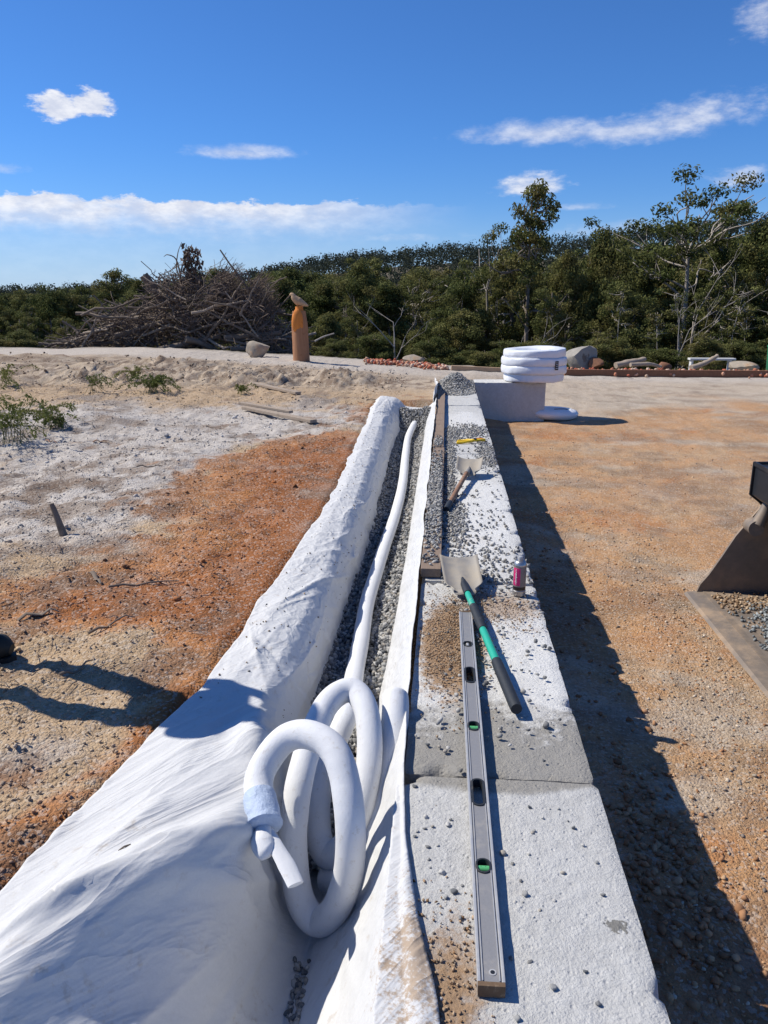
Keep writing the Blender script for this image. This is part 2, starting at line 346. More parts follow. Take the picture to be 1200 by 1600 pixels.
# white non-woven cloth
def m_cloth(name, dirt=True, col=(.69, .695, .70)):
    m, n = material(name); p = n.pos(); a = n.noise(p, 5, 6, .6); f = n.noise(p, 420, 3, .7); d2 = n.noise(p, 22, 7, .72); wv = n.noise(n.scalev(p, (1, .35, 1)), 16, 4, .55)
    c = n.mix(a, tuple(q*.94 for q in col), tuple(min(.9, q*1.04) for q in col))
    if dirt:
        c = n.mix(n.math('MULTIPLY', n.math('MULTIPLY', n.step(d2, .53, .68), n.step(a, .42, .66)), .55), c, (.42, .34, .25, 1))
        X, Y, Z = n.xyz(p)
        u = n.math('DIVIDE', n.math('SUBTRACT', X, -.03), .13); v = n.math('DIVIDE', n.math('SUBTRACT', Y, 1.42), .32)
        e = n.math('SUBTRACT', 1., n.math('SQRT', n.math('ADD', n.math('MULTIPLY', u, u), n.math('MULTIPLY', v, v))))
        e = n.math('ADD', e, n.math('ADD', n.math('MULTIPLY', n.math('SUBTRACT', d2, .5), 2.6), n.math('MULTIPLY', n.math('SUBTRACT', n.noise(p, 110, 4, .7), .5), 2.4)))
        c = n.mix(n.step(e, .2, .9, 0., .8), c, (.40, .28, .175, 1))
    pw = n.new('ShaderNodeVectorMath', operation='ADD'); n.put(pw.inputs[0], p); n.put(pw.inputs[1], n.scalev(n.noise(p, 6, 3, .5, out=1), .12))
    ve = n.voro(n.scalev(pw.outputs[0], (1, .7, 1)), 11, 'DISTANCE_TO_EDGE'); ve2 = n.voro(n.scalev(pw.outputs[0], (1.2, .6, 1)), 25, 'DISTANCE_TO_EDGE')
    yk = n.step(n.xyz(p)[1], 2.2, 3.2, .05, .6)
    cr = n.math('MULTIPLY', n.math('ADD', n.math('MULTIPLY', n.step(ve, 0., .22), -1.1), n.math('MULTIPLY', n.step(ve2, 0., .25), -.45)), yk)
    px_, py_, pz_ = n.xyz(p); pe_ = n.math('SUBTRACT', n.math('MULTIPLY', px_, .78), n.math('MULTIPLY', py_, .62)); al_ = n.math('ADD', n.math('MULTIPLY', px_, .62), n.math('MULTIPLY', py_, .78))
    fo = n.noise(n.comb(n.math('MULTIPLY', pe_, 9.), n.math('MULTIPLY', al_, 1.7), n.math('MULTIPLY', pz_, 3.)), 1., 4, .55, .4)
    fo = n.math('POWER', n.math('SUBTRACT', 1., n.math('ABSOLUTE', n.math('SUBTRACT', n.math('MULTIPLY', fo, 2.), 1.))), 4.)
    cr = n.math('ADD', cr, n.math('MULTIPLY', n.math('MULTIPLY', fo, 1.5), n.step(py_, 2.3, 3.0, 1., .25)))
    mot = n.noise(p, 150, 3, .7); c = n.mix(1., c, n.mix(mot, (.90, .90, .90, 1), (1.08, 1.08, 1.08, 1)), 'MULTIPLY')
    h = n.math('ADD', n.math('ADD', n.math('MULTIPLY', f, .10), n.math('MULTIPLY', mot, .12)), n.math('ADD', n.math('MULTIPLY', wv, .15), n.math('ADD', n.math('MULTIPLY', d2, .08), cr)))
    b = n.bsdf(c, .85, normal=n.bump(h, .4, .012), spec=.15)
    t = n.new('ShaderNodeBsdfTranslucent'); n.put(t.inputs[0], (.80, .80, .80, 1))
    mx = n.new('ShaderNodeMixShader'); mx.inputs[0].default_value = .2; n.l.new(b, mx.inputs[1]); n.l.new(t.outputs[0], mx.inputs[2]); n.out(mx.outputs[0]); return m
mCloth = m_cloth('white_geotextile'); mSock, n = material('white_pipe_sock')
p = n.obj(); a = n.noise(p, 9, 6, .65); f = n.noise(n.scalev(p, (1, 1, 1)), 300, 2, .6); sm = n.noise(p, 38, 6, .75)
c = n.mix(a, (.60, .61, .63, 1), (.70, .71, .73, 1)); c = n.mix(n.step(sm, .55, .72, 0., .5), c, (.44, .39, .33, 1))
n.out(n.bsdf(c, .75, normal=n.bump(n.math('ADD', n.math('MULTIPLY', f, .25), n.math('ADD', a, n.math('MULTIPLY', sm, .5))), .4, .007), spec=.2))
mPlasticWrap = m_plain('white_wrap_plastic', (.78, .80, .84), .32, var=.06, scale=9, bs=.35, bd=.02, spec=.5)
mTapeSkyTint = m_plain('sky_tinted_tape', (.40, .48, .62), .55, var=.15, scale=30, bs=.9, bd=.012, spec=.35)  # blue of the reflected sky is put into the tape's base colour
mBlack = m_plain('black_paint', (.014, .016, .02), .42, var=.5, scale=25, spec=.5, dirt=(.16, .12, .085, 1), dscale=7, dlo=.55, dhi=.8, damt=.5)
mRubber = m_plain('black_rubber', (.02, .024, .03), .6, var=.3, scale=40, spec=.4, dirt=(.2, .17, .13, 1), dscale=14, dlo=.6, dhi=.8, damt=.5)
mGreen = m_plain('green_fibreglass', (.02, .36, .25), .42, var=.12, scale=30, spec=.5, dirt=(.35, .32, .27, 1), dscale=16, dlo=.58, dhi=.75, damt=.6)
mBlade = m_plain('worn_blade_steel', (.30, .28, .25), .55, .25, var=.2, scale=18, spec=.4, dirt=(.37, .32, .25, 1), dscale=7, dlo=.35, dhi=.7, damt=.85)
mRawWood = m_plain('weathered_handle_wood', (.24, .13, .08), .75, var=.4, scale=35, dirt=(.36, .29, .22, 1), dscale=20)
mAlu = m_plain('dusty_aluminium', (.50, .50, .50), .45, .5, var=.1, scale=60, dirt=(.42, .40, .37, 1), dscale=20, dlo=.4, dhi=.8, damt=.6)
mLevelFace = m_plain('grey_level_face', (.23, .23, .24), .5, .1, var=.12, scale=120, spec=.4, dirt=(.36, .33, .29, 1), dscale=22, dlo=.5, dhi=.85, damt=.55)
mEndCap = m_plain('dirty_end_cap', (.14, .09, .055), .8, var=.4, scale=60, dirt=(.4, .31, .21, 1), dscale=40)
mVial = m_plain('green_vial', (.10, .40, .16), .15, var=.1, spec=.6)
mYellow = m_plain('yellow_grip', (.80, .52, .02), .45, var=.1, spec=.4, dirt=(.4, .3, .1, 1), dscale=30)
mRed = m_plain('red_grip', (.55, .09, .03), .5)
mSteel = m_plain('bare_steel', (.45, .45, .45), .35, .9, var=.1)
mBucket = m_plain('scuffed_bucket_steel', (.21, .175, .145), .6, .3, var=.25, scale=14, spec=.4, dirt=(.36, .26, .175, 1), dscale=4, dlo=.42, dhi=.7, damt=.8)
mRust = m_plain('rusty_steel', (.22, .105, .06), .85, var=.35, scale=18)
mTan = m_plain('tan_timber', (.46, .31, .19), .8, var=.25, scale=8)
def m_wood(name, a, b_, axis=1, scale=22, st=.06):
    m, n = material(name); p = n.obj(); k = [1., 1., 1.]; k[axis] = st
    g = n.noise(n.scalev(p, tuple(k)), scale*3, 6, .65, .6); d = n.noise(p, 7, 5, .6)
    c = n.mix(g, a, b_); c = n.mix(n.step(d, .55, .75, 0., .5), c, tuple(q*.5 for q in a))
    n.out(n.bsdf(c, .85, normal=n.bump(g, .5, .005), spec=.2)); return m
mForm = m_wood('brown_formwork_timber', (.15, .105, .08), (.32, .245, .19))
mGreyWood = m_wood('silver_weathered_timber', (.22, .17, .13), (.46, .38, .30))
mPost = m_wood('carved_orange_timber', (.24, .10, .045), (.46, .25, .145), axis=2, scale=6)
mFresh = m_wood('fresh_cut_orange_timber', (.50, .15, .03), (.72, .28, .07), axis=2, scale=6)
mBranch = m_wood('dead_branch_bark', (.085, .065, .05), (.30, .24, .19), axis=0, scale=2, st=1.)
mTwig = m_wood('dry_twig', (.075, .055, .042), (.22, .165, .13), axis=0, scale=2, st=1.)
mBoulder = m_plain('boulder_rock', (.34, .29, .23), .9, var=.35, scale=5, bs=.6, bd=.05, dirt=(.40, .24, .13, 1), dscale=2.2)
mGreyRock = m_plain('grey_boulder_rock', (.29, .27, .24), .9, var=.4, scale=4, bs=.6, bd=.05, dirt=(.10, .075, .06, 1), dscale=2.0, dlo=.55, dhi=.62)
mBrick = m_vcol('red_rubble', .9, .3, 20)
mBark = m_plain('eucalypt_bark', (.23, .19, .155), .9, var=.55, scale=4, bs=.5, bd=.03)
mPaleBark = m_plain('pale_gum_bark', (.36, .32, .275), .85, var=.35, scale=4, bs=.4, bd=.03)
# foliage
def m_leaf(name, ca, cb, cc, tr=.25):
    m, n = material(name); v = n.attr('col'); sx = n.new('ShaderNodeSeparateColor'); n.l.new(v, sx.inputs[0])
    rnd = n.new('ShaderNodeObjectInfo').outputs['Random']
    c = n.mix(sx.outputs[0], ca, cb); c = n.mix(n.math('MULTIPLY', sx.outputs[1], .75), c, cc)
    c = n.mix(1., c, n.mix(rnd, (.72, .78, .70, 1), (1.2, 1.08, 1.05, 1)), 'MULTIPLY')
    b = n.bsdf(c, .8, spec=.08); t = n.new('ShaderNodeBsdfTranslucent'); n.l.new(c, t.inputs[0])
    mx = n.new('ShaderNodeMixShader'); mx.inputs[0].default_value = tr; n.l.new(b, mx.inputs[1]); n.l.new(t.outputs[0], mx.inputs[2]); n.out(mx.outputs[0]); return m
mLeaf = m_leaf('gum_leaves', (.055, .072, .024), (.190, .205, .075), (.210, .170, .068))
mLeafHazed = m_leaf('haze_tinted_gum_leaves', (.032, .044, .036), (.062, .075, .056), (.066, .068, .052))  # bluish distance haze is mixed into this leaf colour, no haze volume
mFern = m_leaf('bracken_leaves', (.08, .11, .03), (.19, .24, .07), (.25, .20, .08))

# ================================================================== cloth profile along the trench
#   Y : ten (X, Z) points from the outer edge on the bank, over the lip, down, across, and up to the wall edge
ST = [
 (0.30, [(-1.22, .015), (-1.18, .03), (-1.14, .04), (-1.02, -.035), (-.84, -.17), (-.56, -.40), (-.42, -.47), (-.24, -.28), (-.04, .012), (.06, .016)]),
 (1.26, [(-1.12, .015), (-1.02, .035), (-.93, .045), (-.83, -.035), (-.70, -.15), (-.52, -.37), (-.42, -.46), (-.24, -.28), (-.05, .012), (.015, .016)]),
 (1.55, [(-1.08, .015), (-.92, .035), (-.74, .045), (-.68, -.035), (-.61, -.13), (-.51, -.36), (-.41, -.46), (-.24, -.28), (-.08, .010), (-.045, .016)]),
 (1.85, [(-1.03, .015), (-.80, .045), (-.58, .022), (-.54, -.03), (-.53, -.16), (-.48, -.38), (-.39, -.48), (-.24, -.30), (-.10, .005), (-.085, .016)]),
 (2.30, [(-.965, .015), (-.80, .050), (-.62, .050), (-.58, -.02), (-.555, -.15), (-.52, -.38), (-.36, -.48), (-.24, -.26), (-.13, .005), (-.115, .03)]),
 (2.62, [(-.925, .018), (-.80, .030), (-.665, .012), (-.615, -.04), (-.575, -.15), (-.535, -.33), (-.34, -.41), (-.25, -.26), (-.14, .000), (-.120, .03)]),
 (3.87, [(-.87, .018), (-.77, .026), (-.650, -.004), (-.605, -.05), (-.570, -.17), (-.54, -.35), (-.29, -.37), (-.235, -.22), (-.14, -.005), (-.120, .03)]),
 (5.73, [(-.85, .018), (-.77, .026), (-.665, .002), (-.615, -.05), (-.575, -.17), (-.54, -.35), (-.29, -.37), (-.230, -.20), (-.145, .000), (-.122, .05)]),
 (8.50, [(-.93, .018), (-.86, .035), (-.750, .010), (-.690, -.04), (-.640, -.17), (-.59, -.34), (-.30, -.36), (-.240, -.20), (-.150, .000), (-.124, .07)]),
 (10.4, [(-1.0, .018), (-.93, .060), (-.820, .040), (-.740, -.02), (-.680, -.13), (-.60, -.30), (-.30, -.32), (-.245, -.19), (-.155, .000), (-.126, .08)]),
 (11.2, [(-1.0, .018), (-.94, .090), (-.85, .080), (-.73, .06), (-.66, .02), (-.58, -.06), (-.32, -.08), (-.250, -.06), (-.160, .010), (-.128, .08)]),
]
STY = np.array([s[0] for s in ST]); STP = np.array([s[1] for s in ST])     # (S, 10, 2)
def sprof(y):
    y = np.clip(y, STY[0], STY[-1]); i = min(np.searchsorted(STY, y, 'right')-1, len(STY)-2); t = (y-STY[i])/(STY[i+1]-STY[i])
    a, b_ = STP[i], STP[i+1]
    h = STY[i+1]-STY[i]
    ma = (STP[i+1]-STP[i-1])/(STY[i+1]-STY[i-1])*h if i > 0 else b_-a
    mb = (STP[i+2]-STP[i])/(STY[i+2]-STY[i])*h if i+2 < len(STY) else b_-a
    t2, t3 = t*t, t*t*t
    return (2*t3-3*t2+1)*a+(t3-2*t2+t)*ma+(-2*t3+3*t2)*b_+(t3-t2)*mb

# ================================================================== ground
def hill_top(az):
    px = np.array([-700, -300, 0, 200, 350, 500, 600, 700, 850, 1000, 1200, 1500, 2200]); py = np.array([452, 452, 452, 447, 436, 406, 393, 385, 380, 366, 345, 335, 345])
    A = np.array([pix2ae(x, y) for x, y in zip(px, py)]); return np.interp(az, A[:, 0], A[:, 1])
def ground_z(x, y):
    x = np.asarray(x, float); y = np.asarray(y, float); x, y = np.broadcast_arrays(x, y)
    near = np.clip(np.hypot(x, y)/3, 1, 60)
    # banks on the left of the trench
    L = .16*(fbm(x*.5+3, y*.33, 1, 3)-.5)*sst(-x, 1.2, 2.6)+.07*(fbm(x*1.6, y*1.2, 2, 4)-.5)*sst(-x, .95, 1.5)
    L += .080*(fbm(x*5, y*5, 3, 4, .6)-.5)*sst(-x, .9, 1.2)+.032*(fbm(x*17, y*17, 4, 3, .65)-.5)*sst(-x, .85, 1.1)
    L += .10*sst(-x, 2.5, 6)*sst(y, 4, 9)*sst(16-y, 0, 5)
    rough = sst(y, 12.2, 13.5)*sst(20.5-y, 0, 2)*sst(-x, .3, 2.)
    L += rough*(.36*(fbm(x*3.1, y*4.4, 8, 4, .7)-.45)+.10*sst(vn(x*1.1, y*1.5, 18), .55, .9))
    Rr = -.69+.05*(fbm(x*.7, y*.6, 5, 3)-.5)+.060*(fbm(x*2.6, y*2.2, 6, 4, .55)-.5)+.014*(fbm(x*12, y*12, 7, 3, .6)-.5)
    Rr += .05*np.exp(-((x-.75)/.25)**2)*(vn(y*1.3, x*2, 9))
    k = sst(y, 14.3, 17.5)
    t = (1-k)*sst(x, .05, .35)+k*sst(x, -10, 5.5)
    z = L*(1-t)+Rr*t
    # beyond the far lip the land falls away to a wooded valley, then climbs
    yl = 22.6+.05*x; d = y-yl
    z = z-5.0*sst(d, .4, 26)-3*sst(d, 20, 80)
    r = np.hypot(x, y); az = np.arctan2(x, np.maximum(y, 1e-3)); e = hill_top(az)
    target = CAMH+400*np.tan(e)-9.
    hz = sst(r, 120, 400)*(y > 0)
    z = z*(1-hz)+(target+6*(fbm(x*.01, y*.01, 11, 3)-.5))*hz
    return z
def grow(a, step, g, end):
    out = []; 
    while abs(a) < abs(end): a += step; step *= g; out.append(a)
    return out
gx = np.concatenate([np.array(grow(-7.0, -.04, 1.085, -900))[::-1], np.arange(-7.0, 4.5, .034), np.array(grow(4.5, .04, 1.085, 900))])
gy = np.concatenate([np.array(grow(.3, -.05, 1.12, -300))[::-1], np.arange(.3, 7., .032), np.array(grow(7., .032, 1.0185, 700))])
XX, YY = np.meshgrid(gx, gy)
ZZ = ground_z(XX, YY)
for i, y in enumerate(gy):                              # trench cut: the soil lies just under the cloth
    if -2 < y < 11.35:
        pr = sprof(y); m_ = (gx > pr[0, 0]-.02) & (gx < .2)
        f = np.interp(gx[m_], pr[:, 0], pr[:, 1])-.055-(.05+.05*sst(2.9-y, 0, .3))*sst(gx[m_], pr[1, 0], pr[4, 0])
        f = np.where(gx[m_] > pr[7, 0], np.interp(pr[7, 0], pr[:, 0], pr[:, 1])-.1, f)
        ZZ[i, m_] = np.minimum(ZZ[i, m_], f)
wallm = (XX > -.09) & (XX < .48) & (YY > -3) & (YY < 14.5); ZZ[wallm] = -.8
def gz(x, y): return float(ground_z(np.array([x]), np.array([y]))[0])
# soil colours
CL = dict(orange=(.37, .165, .065), deep=(.28, .105, .038), tan=(.39, .285, .18), white=(.46, .435, .405), clay=(.40, .235, .12), pale=(.42, .36, .285), brown=(.17, .12, .085))
CL = {k: np.array(v)*(1. if k in ('brown', 'deep') else 1.12) for k, v in CL.items()}
def blob(x, y, q, rx, ry): return np.exp(-(((x-q[0])/rx)**2+((y-q[1])/ry)**2))
def soil(x, y):
    n1 = fbm(x*1.1, y*.8, 21, 5, .6); n2 = fbm(x*3.5, y*3, 22, 5, .6); n3 = fbm(x*.35, y*.3, 23, 4); n4 = fbm(x*9, y*9, 24, 3, .6)
    def mix(c, k, m): m = np.clip(m, 0, 1)[..., None]; return c*(1-m)+CL[k]*m
    # left
    c = np.broadcast_to(CL['tan'], x.shape+(3,)).copy()
    wh = blob(x, y, P(200, 740), .9, 1.8)+blob(x, y, P(400, 655), 1.7, 1.4)+.8*blob(x, y, P(60, 680), 2.0, 2.2)+.35*blob(x, y, P(60, 1180), .45, .35)+.6*blob(x, y, P(250, 930), .35, .3)+.5*blob(x, y, P(120, 820), .8, .7)
    c = mix(c, 'white', sst(wh+(n1-.5)*1.2+(n2-.5)*1.0, .25, .75)*.92); c = mix(c, 'brown', sst(n4+(n2-.5)*.9, .55, .75)*.38*sst(wh, .2, .6))
    org = blob(x, y, P(420, 770), .85, 1.4)+blob(x, y, P(470, 720), .7, 1.1)+.95*blob(x, y, P(380, 900), .8, .6)+.7*blob(x, y, P(140, 930), 1., .35)+.9*blob(x, y, P(20, 1400), .35, .25)+.9*blob(x, y, P(300, 1085), .14, .22)+.8*blob(x, y, P(600, 640), .6, 1.4)+.6*blob(x, y, P(350, 990), .18, .3)+.5*blob(x, y, P(240, 1140), .16, .2)+.5*blob(x, y, P(160, 1230), .18, .18)+.6*blob(x, y, P(60, 1350), .25, .15)+.8*blob(x, y, P(530, 700), .45, 1.2)+.9*blob(x, y, P(470, 830), .5, 1.0)+.6*blob(x, y, P(230, 960), .6, .25)+.35*blob(x, y, P(150, 1150), .5, .3)
    c = mix(c, 'orange', sst(org+(n2-.5)*1.3+(n4-.5)*.7, .30, .75)*.95)
    c = mix(c, 'deep', sst(org+(n1-.5)*1.6+(n4-.5)*.8, .85, 1.3)*.8)
    c = mix(c, 'brown', sst(n2+(n1-.5)*.8, .56, .74)*.6); c = mix(c, 'brown', .75*blob(x, y, P(40, 800), 1.1, 1.9)*sst(n2+(n4-.5)*.8, .38, .56))
    rough = sst(y, 12.2, 13.5)*sst(20.5-y, 0, 2); c = mix(c, 'pale', rough*.7); c = mix(c, 'brown', rough*sst(n2+(n4-.5)*.9, .38, .58)*.9)
    lip = sst(y, 19.2, 20.6); c = mix(c, 'pale', lip*.8); c = mix(c, 'white', lip*.55)
    # right
    r_ = np.broadcast_to(CL['clay'], x.shape+(3,)).copy()
    r_ = mix(r_, 'deep', sst(n1+(n2-.5)*.9, .62, .8)*.5); r_ = mix(r_, 'orange', sst(n1+(n2-.5)*.5, .50, .68)*.7); r_ = mix(r_, 'tan', sst(n2+(n3-.5), .5, .7)*.55)
    r_ = mix(r_, 'tan', .8*np.exp(-((x-1.75)/.35)**2)*sst(7.5-y, 0, 2)*sst(n2, .3, .6))
    g = sst(y+(n3-.5)*6+(n1-.5)*3, 15.0, 17.0); r_ = mix(r_, 'pale', g*.92)
    r_ = mix(r_, 'brown', .45*sst(fbm(x*1.3, y*2.2, 27, 4, .6), .5, .68)); r_ = mix(r_, 'pale', .6*sst(fbm(x*.9+4, y*1.5, 28, 4, .6), .54, .7)); r_ = mix(r_, 'white', sst(y, 20.5, 22)*.5*(x < 20)); r_ = mix(r_, 'brown', sst(n2, .60, .75)*.3)
    k = sst(y, 14.3, 17.5); t = ((1-k)*sst(x, .05, .35)+k*sst(x, -3, 3.))[..., None]
    c = c*(1-t)+r_*t
    far = sst(y-(22.6+.05*x), .6, 3)[..., None]; c = c*(1-far)+np.array((.07, .06, .035))*far
    return c
CC = soil(XX, YY)
ny, nx = XX.shape; idx = np.arange(nx*ny).reshape(ny, nx)
Fq = np.stack([idx[:-1, :-1], idx[:-1, 1:], idx[1:, 1:], idx[1:, :-1]], -1).reshape(-1, 4)
ground = link('ground', mk_mesh('ground', np.stack([XX, YY, ZZ], -1), Fq=Fq, cols=CC.reshape(-1, 3), smooth=True), mGround)
tag(ground, 'bare sandy and orange clay ground of the building site', None, None, 'structure')

# ================================================================== concrete wall
def block_mesh(name, x0, x1, y0, y1, z0, z1, seed, step=.022, chip=1., dx=0.):
    bm = bmesh.new()
    def axis(a, b_, s): return np.linspace(a, b_, max(3, int((b_-a)/s)+1))
    ax, ay, az_ = axis(x0, x1, step), axis(y0, y1, step*1.3), axis(z0, z1, step*2)
    V = []; F = []
    def face(u, v, fn, flip):
        k = sum(len(q) for q in V); A, B = np.meshgrid(u, v, indexing='ij'); V.append(fn(A, B).reshape(-1, 3)); nu, nv_ = len(u), len(v)
        for i in range(nu-1):
            for j in range(nv_-1):
                f = (k+i*nv_+j, k+(i+1)*nv_+j, k+(i+1)*nv_+j+1, k+i*nv_+j+1); F.append(f[::-1] if flip else f)
    S = lambda *q: np.stack(np.broadcast_arrays(*q), -1)
    face(ax, ay, lambda a, b_: S(a, b_, z1), False); face(ax, ay, lambda a, b_: S(a, b_, z0), True)
    face(ax, az_, lambda a, b_: S(a, y0, b_), True); face(ax, az_, lambda a, b_: S(a, y1, b_), False)
    face(ay, az_, lambda a, b_: S(x0, a, b_), True); face(ay, az_, lambda a, b_: S(x1, a, b_), False)
    V = np.concatenate(V); o = V.copy()
    # worn arrises and chips: pull edge vertices inwards
    for ax1, lo1, hi1 in ((0, x0, x1), (1, y0, y1)):
        d1 = np.minimum(o[:, ax1]-lo1, hi1-o[:, ax1]); d2 = z1-o[:, 2]
        al = o[:, 1-ax1]
        n_ = fbm(al*9+seed*7, ax1*5.+np.where(o[:, ax1] > (lo1+hi1)/2, 3., 11.), seed, 4, .6); ch = sst(n_, .655, .80)*.05*chip+.007+.006*n_
        s_ = np.clip(ch-(d1+d2), 0, None)/2*.9
        V[:, 2] -= s_; V[:, ax1] += np.where(o[:, ax1] > (lo1+hi1)/2, -1, 1)*s_
    ch = .012; d1 = np.minimum(o[:, 0]-x0, x1-o[:, 0]); d2 = np.minimum(o[:, 1]-y0, y1-o[:, 1]); s_ = np.clip(ch-(d1+d2), 0, None)/2
    V[:, 0] += np.where(o[:, 0] > (x0+x1)/2, -1, 1)*s_; V[:, 1] += np.where(o[:, 1] > (y0+y1)/2, -1, 1)*s_
    t = sst(V[:, 2], z1-.03, z1-.005); V[:, 2] += t*(.010*(fbm(o[:, 0]*4, o[:, 1]*4, seed+40, 4)-.62)+.004*(fbm(o[:, 0]*22, o[:, 1]*22, seed+41, 3)-.5))
    side = (1-t); V[:, 0] += side*np.where(o[:, 0] > (x0+x1)/2, -1, 1)*.006*fbm(o[:, 1]*7, o[:, 2]*7, seed+42, 3)
    me = mk_mesh(name, V, Fq=np.array(F), smooth=True)
    bm.from_mesh(me); bmesh.ops.remove_doubles(bm, verts=bm.verts, dist=.0004); bmesh.ops.recalc_face_normals(bm, faces=bm.faces); bm.to_mesh(me); bm.free()
    me.polygons.foreach_set('use_smooth', np.ones(len(me.polygons), bool)); me.set_sharp_from_angle(angle=R(55)); return me
wall = thing('retaining_wall', 'long low wall of grey concrete blocks running away beside the trench', 'wall', (0, 0, 0))
yb = [-1.41, .36, 2.13, 3.87, 5.64, 7.41, 9.18, 10.95, 12.72, 14.45]
for i in range(len(yb)-1):
    q = random.Random(i*3+5); e = q.uniform(-.006, .006)
    b_ = link('concrete_block', block_mesh('concrete_block', -.11+q.uniform(-.004, .004), (.497 if i != 1 else .503)+e, yb[i]+.004, yb[i+1]-.004, -.95, .001 if i % 2 else -.006, i+3, .022 if i < 5 else .04), mConc, wall)
cb = link('concrete_block', block_mesh('cross_block', .512, 1.80, 14.06, 14.66, -.95, .0, 31, .03, .5), mConc)
tag(cb, 'pale concrete block set crossways at the far end of the wall, under the pipe roll', 'block')

# ================================================================== cloth sheet
NT_, ys = 190, np.concatenate([np.arange(.3, 3.2, .012), np.arange(3.2, 7, .022), np.arange(7, 11.22, .035)])
rows = []
for y in ys:
    pr = sprof(y); q_ = np.column_stack([pr[:, 0], np.full(10, y), pr[:, 1]]); c = .4*crom(q_, 24)+.6*np.stack([np.interp(np.linspace(0, 9, 9*24+1), np.arange(10), q_[:, k]) for k in range(3)], 1)
    s = np.concatenate([[0], np.cumsum(np.linalg.norm(np.diff(c, axis=0), axis=1))]); s /= s[-1]
    u = np.linspace(0, 1, NT_); rows.append(np.stack([np.interp(u, s, c[:, k]) for k in range(3)], 1))
FV = np.array(rows); Ug = np.broadcast_to(np.linspace(0, 1, NT_), FV.shape[:2]); Yg = FV[..., 1].copy(); Xg = FV[..., 0].copy()
dU = np.gradient(FV, axis=1); dV = np.gradient(FV, axis=0); Nn = np.cross(dU, dV); Nn /= np.linalg.norm(Nn, axis=2)[..., None]+1e-9
Nn *= np.sign(Nn[..., 2:3]+1e-6)
s_arc = Ug*1.5
edge = sst(Ug, 0, .06)
wr = np.zeros_like(Ug)
def creases(cnt, ylo, yhi, ulo, uhi, ang, dang, w0, l0, amp, sd_):
    global wr
    q = np.random.default_rng(sd_)
    for k in range(cnt):
        cy, cu = q.uniform(ylo, yhi), q.uniform(ulo, uhi)*1.5; a = ang+q.normal(0, dang); l_ = l0*q.uniform(.5, 1.5); w_ = w0*q.uniform(.6, 1.4); rws = np.abs(ys-cy) < l_*3; 
        dy_ = Yg[rws]-cy; du_ = s_arc[rws]-cu; A_ = dy_*math.cos(a)+du_*math.sin(a); D_ = -dy_*math.sin(a)+du_*math.cos(a)+.15*l_*(A_/l_)**2*q.normal(0, .6)
        wr[rws] += q.choice([1, 1, -.6])*amp*q.uniform(.4, 1.2)*np.exp(-(A_/l_)**2)*np.exp(-np.abs(D_)/w_)
# slack folds running obliquely over the near lip
al = Xg*.62+Yg*.78; pe = Xg*.78-Yg*.62
nearm = sst(2.75-Yg, 0, .5)*sst(Ug, .02, .15)*sst(.66-Ug, 0, .12)
rid = 1-np.abs(2*fbm(pe*5.0+.3*fbm(al*2, pe*2, 54, 2), al*1.0, 51, 2)-1)
wr += .022*(1-np.abs(2*fbm(pe*4.5, al*.45, 53, 2)-1)-.5)+.006*(fbm(pe*11, al*.9, 52, 2)-.5)
creases(14, .6, 2.6, .06, .5, .62, .15, .016, .30, .010, 5); creases(12, .5, 2.1, .22, .55, .55, .12, .02, .45, .014, 15)
def pleat(a, b_, amp, w_):
    global wr
    a, b_ = np.array(a)[:2], np.array(b_)[:2]; d_ = (b_-a)/np.linalg.norm(b_-a); nrm_ = np.array((-d_[1], d_[0])); L_ = np.linalg.norm(b_-a)
    t_ = (Xg-a[0])*d_[0]+(Yg-a[1])*d_[1]; t_ = t_/L_; s_ = (Xg-a[0])*nrm_[0]+(Yg-a[1])*nrm_[1]+.012*(fbm(t_*4, 0*t_, 55, 3)-.5)*2
    if nrm_[0] > 0: s_ = -s_
    wr += amp*np.where(s_ > 0, np.exp(-s_/w_), np.exp(s_/.016))*sst(t_, -.05, .12)*sst(1.25-t_, 0, .2)
pleat(P(405, 1284, .0), P(-60, 1530, .0), .024, .07); pleat(P(400, 1408, -.2), P(-60, 1590, -.12), .026, .06); pleat(P(300, 1440, -.25), P(60, 1600, -.2), .014, .04); pleat(P(265, 1260, .03), P(60, 1400, .03), .010, .05); pleat(P(420, 1350, -.15), P(150, 1450, -.1), .014, .04)
wr *= nearm
dip = np.exp(-(((Xg+.74)/.10)**2+((Yg-2.33)/.16)**2)); wr -= .03*dip; wr += .03*np.exp(-(((Xg+.62)/.05)**2+((Yg-2.22)/.10)**2))
# creased drape over the bank further off
wr0 = wr; wr = np.zeros_like(Ug)
creases(150, 2.5, 11.1, .03, .55, 1.25, .45, .016, .16, .015, 6); creases(36, 2.5, 11.1, .10, .5, .15, .3, .02, .45, .014, 7)
farm = sst(Yg, 2.4, 3.)*sst(Ug, .0, .08)*sst(.56-Ug, 0, .1)
wr += .026*(fbm(Yg*1.0, s_arc*1.6, 58, 2)-.5)+.008*(fbm(Yg*3.5, s_arc*3, 59, 2)-.5)
wr = wr0+wr*farm
